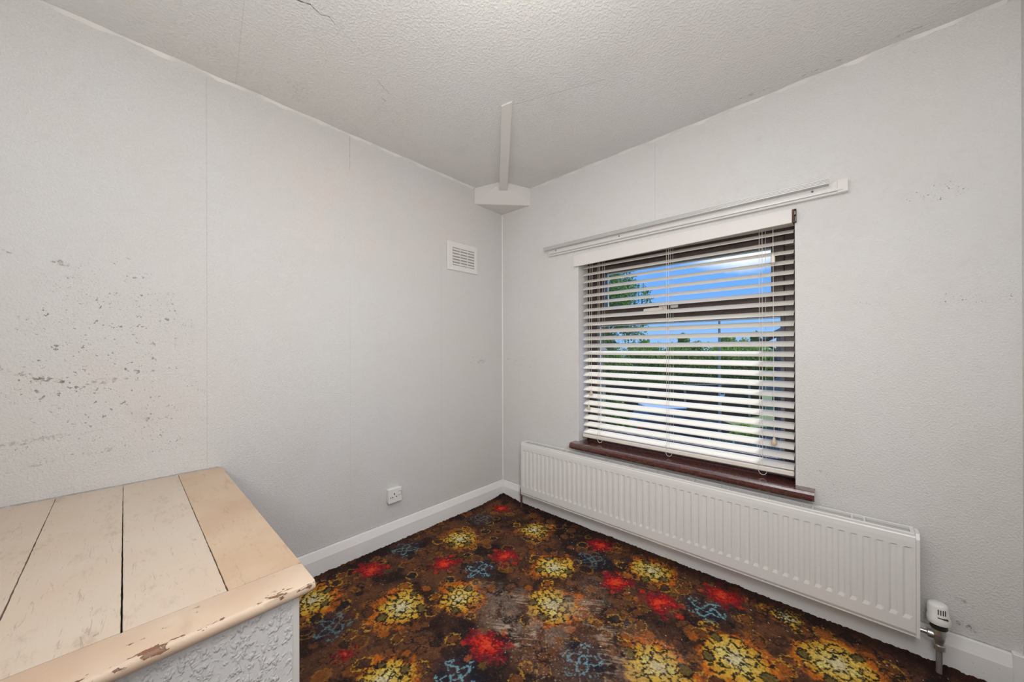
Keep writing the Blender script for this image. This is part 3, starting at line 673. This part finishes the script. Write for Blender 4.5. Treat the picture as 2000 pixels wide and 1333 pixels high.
    for j, (cx, cy, k) in enumerate(YL):
        d = np.hypot(wx-cx, wy-cy)
        org = L((196, 104, 30)) if j not in (0, 1) else L((156, 96, 36))
        lay((1-ss(.085*k, .150*k, d+(n2-.5)*.12))*.5, L((116, 70, 36)))
        lay((1-ss(.098*k, .124*k, d+(n1-.5)*.10+(n2-.5)*.08+tear*.02))*.80*(.55+.45*(hf > .25)), org)
        for q_ in range(9):
            a = j*1.3+q_*2*math.pi/9+rr.uniform(-.15, .15); circ(cx+.132*k*math.cos(a), cy+.132*k*math.sin(a), rr.uniform(.018, .025)*k, [L((150, 84, 34)), L((112, 68, 38)), L((60, 42, 34)), None][q_ % 4], dk if q_ % 2 else L((60, 40, 28)), .0042, .85, .55, rim=L((188, 140, 44)) if q_ % 3 == 0 else None)
        lay((1-ss(.084*k, .102*k, d+(n2-.5)*.07+tear*.012))*.95, L((200, 156, 54)))
        lay((1-ss(.035*k, .085*k, d+(n2-.5)*.05))*.80, L((208, 184, 92)))
        lay((1-ss(.006*k, .048*k, d+(n2-.5)*.04))*.85, L((200, 192, 162)))
        for q_ in range(10):
            a = j+q_*2*math.pi/10+rr.uniform(-.12, .12); ro = rr.uniform(.076, .088)*k
            circ(cx+ro*math.cos(a), cy+ro*math.sin(a), rr.uniform(.017, .0215)*k, None if q_ % 4 else L((92, 80, 44)), dk, .0058, .95, .62)
        for q_ in range(5):
            a = j*.8+q_*2*math.pi/5+rr.uniform(-.1, .1); circ(cx+.040*k*math.cos(a), cy+.040*k*math.sin(a), rr.uniform(.015, .019)*k, L((206, 190, 112)) if q_ % 2 else None, dk, .0056, .95, .58)
    # worn track where the backing shows
    def worn(cx, cy, rx, ry, rot):
        dx = X-cx; dy = Y-cy; u = dx*math.cos(rot)+dy*math.sin(rot); v = -dx*math.sin(rot)+dy*math.cos(rot)
        return 1-ss(.3, 1.0, np.hypot(u/rx, v/ry))
    wm = np.maximum.reduce([worn(1.02, -.93, .42, .2, -.2)*.85, worn(1.12, -.62, .16, .25, .5)*.9, worn(1.3, -.85, .5, .3, .4)*.55, worn(1.25, -1.0, .4, .15, -.6)*.8, worn(.80, -.86, .2, .08, .3)*.7])
    g = np.clip(wm, 0, 1)*ss(.38, .62, fbm(X, Y, .05, 61, 4)+.12*hf)
    lay(g*.45, L((116, 90, 76)))
    weave = ((np.floor(X/.006)+np.floor(Y/.006)) % 2)
    lay(g*ss(.46, .62, fbm(X, Y, .11, 71))*(.45+.25*weave)*.5, L((176, 158, 140)))
    strk = vnoise((X*.83+Y*.55), (X*.55-Y*.83)*12, .06, 83)*ss(.4, .7, fbm(X, Y, .09, 85))
    lay(g*ss(.45, .6, strk)*.7, L((190, 172, 152)))
    lay((vnoise(X, Y, .0045, 88) > .84)*np.clip(.22+wm*.9, 0, 1)*.6, L((170, 152, 134)))
    lay((vnoise(X, Y, .0045, 89) > .80)*.5, L((30, 24, 22)))
    # darker unfaded edges by the skirting
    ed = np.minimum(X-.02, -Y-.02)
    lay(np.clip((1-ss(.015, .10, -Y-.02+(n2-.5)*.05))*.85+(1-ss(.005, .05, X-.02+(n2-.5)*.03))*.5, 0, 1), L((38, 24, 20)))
    C *= (.78+.44*hf[..., None])
    C *= (.90+.2*vnoise(X, Y, .003, 77))[..., None]
    return np.clip(C*1.32, 0, .95)
def grid(x0, x1, y0, y1, s):
    nx = int((x1-x0)/s)+1; ny = int((y1-y0)/s)+1
    X, Y = np.meshgrid(np.linspace(x0, x1, nx), np.linspace(y0, y1, ny), indexing='ij')
    idx = np.arange(nx*ny).reshape(nx, ny)
    q_ = np.stack([idx[:-1, :-1], idx[1:, :-1], idx[1:, 1:], idx[:-1, 1:]], -1).reshape(-1, 4)
    return X, Y, q_
CX0, CX1, CY1 = .0235, 2.452, -.0235
X1, Y1, Q1 = grid(CX0, CX1, -1.7, CY1, .0031)
X2, Y2, Q2 = grid(CX0, CX1, YB+.02, -1.7, .02)
def zc(X, Y):
    tuft = RNG.random(X.shape)*.0028+fbm(X, Y, .012, 3, 2)*.003
    ed = np.minimum(X-CX0, CY1-Y)
    curl = np.exp(-np.clip(ed, 0, 1)/.016)*(.007+.005*vnoise(X, Y, .05, 13)+.005*vnoise(X, Y, .008, 14))
    corner = .018*np.exp(-((X-.02)**2+(Y+.02)**2)/.02)
    z = .0065+tuft+curl+corner
    return z
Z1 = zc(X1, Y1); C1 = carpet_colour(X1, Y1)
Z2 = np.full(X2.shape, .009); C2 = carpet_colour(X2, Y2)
n1_ = X1.size
X1w = X1.copy()
V = np.concatenate([np.stack([X1, Y1, Z1], -1).reshape(-1, 3), np.stack([X2, Y2, Z2], -1).reshape(-1, 3)])
keep = ~((X2.reshape(-1) < BX-.01) & (Y2.reshape(-1) < BY-.03))
kf = keep[Q2].all(1)
k1 = ~((X1.reshape(-1) < BX-.005) & (Y1.reshape(-1) < BY-.005))
Q = np.concatenate([Q1, Q2[kf]+n1_])
me = D.meshes.new('carpet'); me.vertices.add(len(V)); me.vertices.foreach_set('co', V.ravel().astype(np.float32))
me.loops.add(Q.size); me.loops.foreach_set('vertex_index', Q.ravel().astype(np.int32)); me.polygons.add(len(Q))
me.polygons.foreach_set('loop_start', np.arange(0, Q.size, 4, dtype=np.int32)); me.polygons.foreach_set('loop_total', np.full(len(Q), 4, np.int32)) if False else None
me.polygons.foreach_set('use_smooth', np.ones(len(Q), bool)); me.update(calc_edges=True)
CC = np.concatenate([C1.reshape(-1, 3), C2.reshape(-1, 3)]); CC = np.concatenate([CC, np.ones((len(CC), 1))], 1).astype(np.float32)
at = me.color_attributes.new('yarn', 'FLOAT_COLOR', 'POINT'); at.data.foreach_set('color', CC.ravel())
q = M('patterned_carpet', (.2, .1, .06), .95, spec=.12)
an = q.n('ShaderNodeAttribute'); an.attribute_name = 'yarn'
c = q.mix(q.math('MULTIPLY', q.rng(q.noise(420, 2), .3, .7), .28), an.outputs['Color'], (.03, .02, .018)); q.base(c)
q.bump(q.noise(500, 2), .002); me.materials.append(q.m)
cp = D.objects.new('carpet', me); COL.objects.link(cp)
tag(cp, 'worn brown patterned carpet with yellow, red and blue flower motifs', 'carpet')
# crumbs and fluff
mb = MB(); cr_ = random.Random(3)
for i in range(620):
    x = cr_.uniform(.05, 2.4); y = -abs(cr_.gauss(0, .75))-.04
    if y < -1.65: continue
    s = cr_.uniform(.0008, .0024)*(1.6 if cr_.random() < .06 else 1); z = .0105; a = cr_.uniform(0, 6.28); e = cr_.uniform(1, 2.6)
    ca, sa = math.cos(a)*s, math.sin(a)*s
    mb.add([(x-ca*e, y-sa*e, z), (x+ca*e, y+sa*e, z), (x-sa, y+ca, z), (x, y, z+s)], [(0, 1, 2), (0, 1, 3), (1, 2, 3), (2, 0, 3)])
o = obj('crumbs', mb, M('pale_crumbs', (.62, .56, .48), .8).m); o['kind'] = 'stuff'; tag(o, 'pale crumbs and fluff scattered over the patterned carpet', 'debris')

# ------------------------------------------------------------------ outside: street frame (right, ahead) in metres
GZ = -2.7
def st(r, d, z=0.0): return Vector((CAMP.x, CAMP.y, z))+F0*d+R0*r
def sbox(mb, r0, r1, d0, d1, z0, z1):
    vs = [st(r, d, z) for r in (r0, r1) for d in (d0, d1) for z in (z0, z1)]
    return mb.add(vs, [(0, 1, 3, 2), (4, 6, 7, 5), (0, 4, 5, 1), (2, 3, 7, 6), (0, 2, 6, 4), (1, 5, 7, 3)])
q = M('lawn', (.07, .14, .03), .9); q.base(q.mix(q.rng(q.noise(3, 6), .35, .7), (.15, .22, .08), (.22, .27, .13))); m_lawn = q.m
q = M('asphalt', (.22, .22, .22), .9); q.base(q.mix(q.noise(8, 6), (.26, .26, .26), (.18, .18, .18))); m_road = q.m
m_pave = M('pavement_slabs', (.42, .40, .37), .9).m
def gobj(name, r0, r1, d0, d1, z1, mat, label):
    o = struct(name, sbox(MB(), r0, r1, d0, d1, GZ-.3, z1), mat, label); return o
gobj('ground', -60, 90, 4, 130, GZ, m_lawn, 'grass ground outside')
gobj('road', -20, 40, 13.6, 16.6, GZ+.01, m_road, 'grey road outside')
gobj('pavement', -20, 40, 12.4, 13.6, GZ+.03, m_pave, 'pale pavement beside the road')
def leafmat(name, a, b, tr):
    q = M(name, a, .55); v = q.noise(1.1, 3); w = q.noise(9, 3)
    c = q.mix(q.rng(w, .35, .65), a, b); q.base(c)
    t = q.n('ShaderNodeBsdfTranslucent'); q.l(q.mix(.5, c, tr), t.inputs[0]); ms = q.n('ShaderNodeMixShader'); ms.inputs[0].default_value = .42
    q.l(q.b.outputs[0], ms.inputs[1]); q.l(t.outputs[0], ms.inputs[2]); q.l(ms.outputs[0], q.o.inputs[0]); return q.m
lm1 = leafmat('leaf_mid', (.12, .25, .04), (.22, .36, .07), (.42, .62, .08))
lm2 = leafmat('leaf_dark', (.06, .14, .03), (.13, .24, .05), (.25, .42, .07))
lm3 = leafmat('leaf_lime', (.24, .38, .05), (.36, .50, .09), (.60, .75, .10))
m_bark = M('bark', (.09, .07, .05), .9).m
def foliage(c, rad, n, size, rg, clumps=30, flat=1.0):
    c = np.array(c); rad = np.array(rad)
    k = rg.normal(size=(clumps, 3)); k /= np.linalg.norm(k, axis=1)[:, None]; k *= rg.uniform(.35, 1, (clumps, 1))**.6*.86
    which = rg.integers(0, clumps, n); d = rg.normal(size=(n, 3)); d /= np.linalg.norm(d, axis=1)[:, None]; d *= rg.uniform(.5, 1, (n, 1))*.27
    P = (k[which]+d)*rad+c
    a = rg.normal(size=(n, 3)); a /= np.linalg.norm(a, axis=1)[:, None]; b_ = rg.normal(size=(n, 3)); b_ -= (b_*a).sum(1)[:, None]*a; b_ /= np.linalg.norm(b_, axis=1)[:, None]
    s = size*rg.uniform(.6, 1.3, (n, 1))
    V = np.stack([P-a*s, P+b_*s*.55, P+a*s, P-b_*s*.55], 1).reshape(-1, 3)
    return V, np.arange(4*n).reshape(n, 4)
def plant(name, label, cat, r, d, cz, rad, n, size, mat, seed, group=None, clumps=30, trunk=True, core=True):
    base = st(r, d, GZ)
    t = thing(name, label, cat, tuple(base), group)
    rg = np.random.default_rng(seed)
    V, Q = foliage((0, 0, cz-GZ), rad, n, size, rg, clumps)
    me = D.meshes.new('foliage'); me.vertices.add(len(V)); me.vertices.foreach_set('co', V.ravel().astype(np.float32))
    me.loops.add(Q.size); me.loops.foreach_set('vertex_index', Q.ravel().astype(np.int32)); me.polygons.add(len(Q)); me.polygons.foreach_set('loop_start', np.arange(0, Q.size, 4, dtype=np.int32)); me.update(calc_edges=True)
    me.materials.append(mat); o = D.objects.new('foliage', me); COL.objects.link(o); o.parent = t; o['kind'] = 'stuff'
    mb = MB(); h = cz-GZ
    mb.tube([(0, 0, 0), (.05, .03, h*.4), (-.03, .06, h*.8), (0, 0, h+rad[2]*.4)], [.13, .10, .07, .02], 8)
    for i in range(7):
        a = rg.uniform(0, 6.28); hh = h*rg.uniform(.75, 1.0); e_ = rad[0]*.7
        mb.tube([(0, 0, hh), (math.cos(a)*e_*.5, math.sin(a)*e_*.5, hh+rad[2]*.2), (math.cos(a)*e_, math.sin(a)*e_, hh+rad[2]*rg.uniform(.1, .6))], [.05, .03, .01], 5)
    tr = D.meshes.new('trunk'); tr.from_pydata(mb.v, [], mb.f); tr.materials.append(m_bark)
    o = D.objects.new('trunk', tr); COL.objects.link(o); o.parent = t
    return t
plant('tree', 'large green tree reaching over the upper left of the window view', 'tree', 3.3, 17, 3.6, (3.1, 3.1, 3.3), 46000, .060, lm2, 1, clumps=60)
plant('tree', 'bushy green tree left of the lamp post in the window view', 'tree', 13.6, 28, -.1, (1.7, 1.7, 2.3), 12000, .11, lm1, 2)
plant('tree', 'rounded green tree right of the lamp post in the window view', 'tree', 17.1, 28, -.1, (1.75, 1.75, 2.4), 12000, .11, lm1, 3)
plant('shrub', 'thin leafy shrub tip rising left of the middle blind cord', 'shrub', 9.9, 28, -.4, (1.6, 1.6, 2.2), 9000, .11, lm2, 4)
plant('shrub', 'pale far tree just left of the middle blind cord', 'tree', 14.6, 38, .3, (1.8, 1.8, 2.0), 4000, .13, lm1, 5)
plant('conifer', 'small dark conifer beside the brick house', 'tree', 25.8, 38, .8, (.7, .7, 2.4), 2500, .12, lm2, 6, clumps=16)
hg = thing('overgrown_hedge', 'tall overgrown green hedge running behind the dark board fence', 'hedge', tuple(st(11, 24.3, GZ)))
rgh = np.random.default_rng(77)
for lo, hi, mt, nn, sd_ in ((5.2, 18.4, lm1, 34000, .07), (5.2, 18.4, lm2, 30000, .07), (5.5, 18.2, lm3, 24000, .065)):
    t_ = rgh.uniform(lo, hi, 90); which = rgh.integers(0, 90, nn)
    zt = GZ+1.6+rgh.uniform(0, 1.9, 90)
    cl = np.array([[*(st(a, 24.3+b, 0)-st(11, 24.3, 0))[:2], c-GZ] for a, b, c in zip(t_, rgh.uniform(-.7, .7, 90), zt)])
    V = np.repeat(cl[which]+rgh.normal(size=(nn, 3))*np.array([.33, .33, .30]), 4, 0)
    a = rgh.normal(size=(nn, 3)); a /= np.linalg.norm(a, axis=1)[:, None]; b_ = np.cross(a, rgh.normal(size=(nn, 3))); b_ /= np.linalg.norm(b_, axis=1)[:, None]
    V = V+np.stack([-a*sd_, b_*sd_*.6, a*sd_, -b_*sd_*.6], 1).reshape(-1, 3)
    me = D.meshes.new('foliage'); me.vertices.add(len(V)); me.vertices.foreach_set('co', V.ravel().astype(np.float32)); Q = np.arange(4*nn)
    me.loops.add(4*nn); me.loops.foreach_set('vertex_index', Q.astype(np.int32)); me.polygons.add(nn); me.polygons.foreach_set('loop_start', np.arange(0, 4*nn, 4, dtype=np.int32)); me.update(calc_edges=True)
    me.materials.append(mt); o = D.objects.new('foliage', me); COL.objects.link(o); o.parent = hg; o['kind'] = 'stuff'
mb = MB()
for k in range(16):
    c = st(5.6+k*.8, 24.3, 0)-st(11, 24.3, 0); mb.tube([(c.x, c.y, 0), (c.x+.05, c.y, 1.4), (c.x-.03, c.y+.03, 2.6)], [.06, .05, .02], 6)
o = D.objects.new('stems', D.meshes.new('stems')); o.data.from_pydata(mb.v, [], mb.f); o.data.materials.append(m_bark); COL.objects.link(o); o.parent = hg; o['kind'] = 'stuff'
plant('hedge', 'clipped green hedge at the lower left of the window view', 'hedge', 3.35, 12.5, -1.30, (.72, .72, .95), 7000, .05, lm2, 40)
plant('shrub', 'bright lime shrub behind the picket fence', 'shrub', 8.0, 12.4, -1.85, (.5, .4, .55), 2500, .04, lm3, 41)
# dark fence
m_dfence = M('dark_stained_timber', (.045, .034, .026), .8).m; m_conc = M('concrete', (.42, .40, .34), .9).m
fn = thing('panel_fence', 'long dark brown board fence beyond the road', 'fence', tuple(st(6, 20.5, GZ)))
pm = None
bw = .15
for i in range(80):
    r0 = 5.3+i*.11
    o = obj('board', sbox(MB(), r0, r0+.105, 20.5+(.012 if i % 2 else 0), 20.53+(.012 if i % 2 else 0), GZ, GZ+1.80), m_dfence, fn)
obj('capping_rail', sbox(MB(), 5.3, 14.1, 20.46, 20.58, GZ+1.80, GZ+1.86), m_conc, fn)
for r0 in (5.25, 7.72, 9.8, 11.8, 13.45):
    obj('post', sbox(MB(), r0-.05, r0+.05, 20.38, 20.46, GZ, GZ+1.9), m_conc, fn)
# picket fence
m_pick = M('weathered_pickets', (.20, .17, .15), .8).m; m_pickl = M('pale_pickets', (.5, .48, .45), .8).m
pf = thing('picket_fence', 'low picket fence at the near garden edge', 'fence', tuple(st(7.5, 11.6, GZ)))
for i in range(40):
    r0 = 6.0+i*.085
    d0 = 11.6
    mb = MB(); pts = [(r0, GZ), (r0+.06, GZ), (r0+.06, GZ+.95), (r0+.03, GZ+1.02), (r0, GZ+.95)]
    vs = [st(a, d0, z) for a, z in pts]+[st(a, d0+.02, z) for a, z in pts]
    mb.add(vs, [(0, 1, 2, 3, 4), (5, 6, 7, 8, 9)]+[(j, (j+1) % 5, 5+(j+1) % 5, 5+j) for j in range(5)])
    obj('picket', mb, m_pickl if i % 9 == 4 or i > 30 else m_pick, pf)
obj('rail', sbox(sbox(MB(), 6, 9.4, 11.62, 11.66, GZ+.25, GZ+.33), 6, 9.4, 11.62, 11.66, GZ+.72, GZ+.80), m_pick, pf)
# lamp post
lpz = thing('street_lamp', 'grey street lamp post with a small sign plate', 'lamp post', tuple(st(7.49, 13.0, GZ)))
c = st(7.49, 13.0, 0)
m_post = M('galvanised_post', (.36, .34, .31), .6, .3).m
obj('post', MB().tube([(c.x, c.y, GZ), (c.x, c.y, -1.0), (c.x, c.y, 2.35)], [.060, .048, .038], 10), m_post, lpz)
arm = st(7.2, 13.0, 0)
obj('lamp_head', sbox(MB(), 7.30, 7.56, 12.93, 13.07, 2.33, 2.40), m_post, lpz)
sg = MB(); pts = [(-.085, .10), (.085, .10), (.085, -.02), (.0, -.12), (-.085, -.02)]
vs = [st(7.54+a, 12.91, -.48+z) for a, z in pts]+[st(7.54+a, 12.92, -.48+z) for a, z in pts]
sg.add(vs, [(0, 1, 2, 3, 4), (5, 6, 7, 8, 9)]+[(j, (j+1) % 5, 5+(j+1) % 5, 5+j) for j in range(5)])
s_ = obj('sign_plate', sg, M('sign_white', (.75, .76, .8), .5).m, lpz)
obj('sign_band', sbox(MB(), 7.475, 7.605, 12.900, 12.9085, -.46, -.40), M('sign_navy', (.03, .04, .12), .5).m, s_)
# houses
def brickmat(name, a, b, dr):
    q = M(name, a, .85); n = q.n('ShaderNodeTexBrick')
    d = q.n('ShaderNodeVectorMath', operation='DOT_PRODUCT'); q.l(q.co(), d.inputs[0]); d.inputs[1].default_value = dr
    cb = q.n('ShaderNodeCombineXYZ'); q.l(d.outputs['Value'], cb.inputs[0]); q.l(q.xyz()[2], cb.inputs[1]); q.l(cb.outputs[0], n.inputs[0])
    n.inputs['Color1'].default_value = (*a, 1); n.inputs['Color2'].default_value = (*b, 1); n.inputs['Mortar'].default_value = (.3, .27, .24, 1)
    n.inputs['Scale'].default_value = 1; n.inputs['Brick Width'].default_value = .225; n.inputs['Row Height'].default_value = .075; n.inputs['Mortar Size'].default_value = .008
    q.base(n.outputs[0]); return q.m
mbr = brickmat('red_brick', (.20, .085, .06), (.15, .06, .045), R0); mbr2 = brickmat('dark_brick', (.13, .06, .045), (.17, .08, .055), R0*1.4)
m_tile = M('roof_tile', (.20, .18, .17), .8).m; m_gut = M('black_gutter', (.03, .03, .03), .4).m; m_soff = M('white_soffit', (.6, .58, .55), .6).m
_o = st(10.28, 14, 0); _hr = (R0*math.cos(-.64)+F0*math.sin(-.64)); _hd = (F0*math.cos(-.64)-R0*math.sin(-.64))
def hst(a, d, z): return Vector((_o.x, _o.y, z))+_hr*(a-10.28)+_hd*(d-14)
def hbox(mb, r0, r1, d0, d1, z0, z1):
    vs = [hst(r, d, z) for r in (r0, r1) for d in (d0, d1) for z in (z0, z1)]
    return mb.add(vs, [(0, 1, 3, 2), (4, 6, 7, 5), (0, 4, 5, 1), (2, 3, 7, 6), (0, 2, 6, 4), (1, 5, 7, 3)])
hs = thing('brick_house', 'brick house with a gabled roof at the right of the window view', 'house', tuple(st(12.5, 16, GZ)))
obj('wall', hbox(MB(), 10.28, 16, 14, 19, GZ, 1.70), mbr2, hs)
mb = MB(); e0, e1 = 9.85, 16.4; ri = 13.1
vs = []
for d in (13.7, 19.3):
    vs += [hst(e0, d, 1.50), hst(ri, d, 3.35), hst(e1, d, 1.50), hst(e1, d, 1.65), hst(ri, d, 3.5), hst(e0, d, 1.65)]
mb.add(vs, [tuple(range(6)), tuple(range(6, 12))]+[(j, (j+1) % 6, 6+(j+1) % 6, 6+j) for j in range(6)])
obj('roof', mb, m_tile, hs)
obj('gable', MB().add([hst(10.3, 14.02, 1.69), hst(16, 14.02, 1.69), hst(13.1, 14.02, 3.3), hst(10.3, 14.2, 1.69), hst(16, 14.2, 1.69), hst(13.1, 14.2, 3.3)], [(0, 1, 2), (3, 4, 5), (0, 1, 4, 3), (1, 2, 5, 4), (2, 0, 3, 5)]), m_soff, hs)
obj('gutter', MB().tube([hst(9.82, 13.6, 1.52), hst(9.82, 19.3, 1.50)], .055, 8), m_gut, hs)
obj('downpipe', MB().tube([hst(9.84, 13.75, 1.48), hst(9.88, 13.8, 1.36), hst(10.2, 13.9, 1.18), hst(10.24, 13.93, 1.05), hst(10.24, 13.93, GZ)], .04, 8), m_gut, hs)
obj('porch_roof', MB().add([hst(9.7, 13.3, -.40), hst(10.6, 13.3, .30), hst(11.5, 13.3, .30), hst(11.5, 13.3, -.40), hst(9.7, 14.1, -.40), hst(10.6, 14.1, .30), hst(11.5, 14.1, .30), hst(11.5, 14.1, -.40)], [(0, 1, 2, 3), (4, 5, 6, 7), (0, 1, 5, 4), (1, 2, 6, 5), (2, 3, 7, 6), (3, 0, 4, 7)]), m_tile, hs)
h2 = thing('brick_gable_end', 'brick house end at the left edge of the window view', 'house', tuple(st(1.5, 11, GZ)))
obj('wall', sbox(MB(), -3, 2.52, 10, 12.6, GZ, 1.15), mbr, h2)
obj('roof', MB().add([st(-3.2, 9.8, 1.15), st(2.62, 9.8, 1.15), st(2.62, 12.8, 1.15), st(-3.2, 12.8, 1.15), st(-3.2, 11.3, 1.5), st(2.62, 11.3, 1.5)], [(0, 1, 2, 3), (0, 1, 5, 4), (2, 3, 4, 5), (0, 3, 4), (1, 2, 5)]), m_tile, h2)
# shed roof triangle
sh = thing('garden_shed', 'pale garden shed gable right of the lamp post', 'shed', tuple(st(13.2, 21.2, GZ)))
obj('wall', sbox(MB(), 12.6, 14.2, 20.9, 21.7, GZ, -1.05), m_conc, sh)
obj('roof', MB().add([st(12.4, 20.8, -1.1), st(13.4, 20.8, -.66), st(14.4, 20.8, -1.1), st(12.4, 21.8, -1.1), st(13.4, 21.8, -.66), st(14.4, 21.8, -1.1)], [(0, 1, 2), (3, 4, 5), (0, 1, 4, 3), (1, 2, 5, 4), (2, 0, 3, 5)]), M('felt_roof', (.32, .36, .42), .7).m, sh)
# parked car
m_car = M('dark_car_paint', (.07, .08, .095), .2, .3).m; m_cglass = M('car_glass', (.05, .07, .09), .06).m; m_tyre = M('tyre', (.02, .02, .02), .8).m
ca = thing('car', 'dark hatchback with sky sheen painted on its roof parked on the road beyond the garden', 'car', tuple(st(6.6, 14.9, GZ)))
def carpt(u, v, z): return st(5.0+u, 14.2+v, GZ+.01+z)
side = [(0, .35), (.05, .75), (.25, .95), (.95, 1.02), (2.9, 1.0), (3.75, .86), (3.95, .62), (3.95, .32), (3.3, .26), (.6, .26)]
vs = [carpt(u, 0, z) for u, z in side]+[carpt(u, 1.65, z) for u, z in side]; n = len(side)
obj('body', MB().add(vs, [tuple(range(n)), tuple(range(n, 2*n))]+[(j, (j+1) % n, n+(j+1) % n, n+j) for j in range(n)]), m_car, ca)
cabin = [(.2, .98), (.5, 1.42), (.8, 1.48), (1.9, 1.46), (2.75, 1.0)]
n = len(cabin); vs = [carpt(u, .08+.07*(z > 1.2), z) for u, z in cabin]+[carpt(u, 1.57-.07*(z > 1.2), z) for u, z in cabin]
obj('cabin_glass', MB().add(vs, [tuple(range(n)), tuple(range(n, 2*n))]+[(j, (j+1) % n, n+(j+1) % n, n+j) for j in range(n)]), m_cglass, ca)
obj('roof_panel', MB().add([carpt(.5, .12, 1.45), carpt(1.95, .12, 1.475), carpt(1.95, 1.53, 1.475), carpt(.5, 1.53, 1.45), carpt(.5, .12, 1.50), carpt(1.95, .12, 1.51), carpt(1.95, 1.53, 1.51), carpt(.5, 1.53, 1.50)], [(0, 1, 2, 3), (4, 5, 6, 7), (0, 1, 5, 4), (1, 2, 6, 5), (2, 3, 7, 6), (3, 0, 4, 7)]), M('sky_sheen_roof', (.45, .60, .80), .3).m, ca)  # light blue here is the sky's reflection painted as roof colour
for u in (.75, 3.15):
    for v in (-.01, 1.46):
        obj('wheel', MB().tube([carpt(u, v, .31), carpt(u, v+.2, .31)], .31, 18), m_tyre, ca)
obj('tail_lamp', MB().add([carpt(-.0, .02, .7), carpt(.12, -.012, .7), carpt(.12, -.012, .9), carpt(.12, .0, .9), carpt(-.0, .06, .9), carpt(-.01, .3, .8)], [(0, 1, 2, 4), (0, 4, 5), (1, 2, 3)]), M('red_lens', (.6, .03, .02), .3).m, ca)
# blue wheelie bin
bb = thing('wheelie_bin', 'blue wheelie bin standing by the dark fence', 'bin', tuple(st(6.75, 17.6, GZ)))
mb = MB(); vs = [st(a, b_, z) for z, w in ((GZ+.05, .21), (GZ+1.0, .28)) for a, b_ in ((6.75-w, 17.6-w), (6.75+w, 17.6-w), (6.75+w, 17.6+w), (6.75-w, 17.6+w))]
mb.add(vs, [(0, 1, 2, 3), (4, 5, 6, 7), (0, 1, 5, 4), (1, 2, 6, 5), (2, 3, 7, 6), (3, 0, 4, 7)])
m_bin = M('blue_plastic', (.02, .12, .40), .5).m
obj('body', mb, m_bin, bb); obj('lid', sbox(MB(), 6.44, 7.06, 17.28, 17.92, GZ+1.0, GZ+1.07), m_bin, bb)
for r_ in (6.55, 6.95): obj('wheel', MB().tube([st(r_-.03, 17.85, GZ+.1), st(r_+.03, 17.85, GZ+.1)], .1, 12), m_tyre, bb)
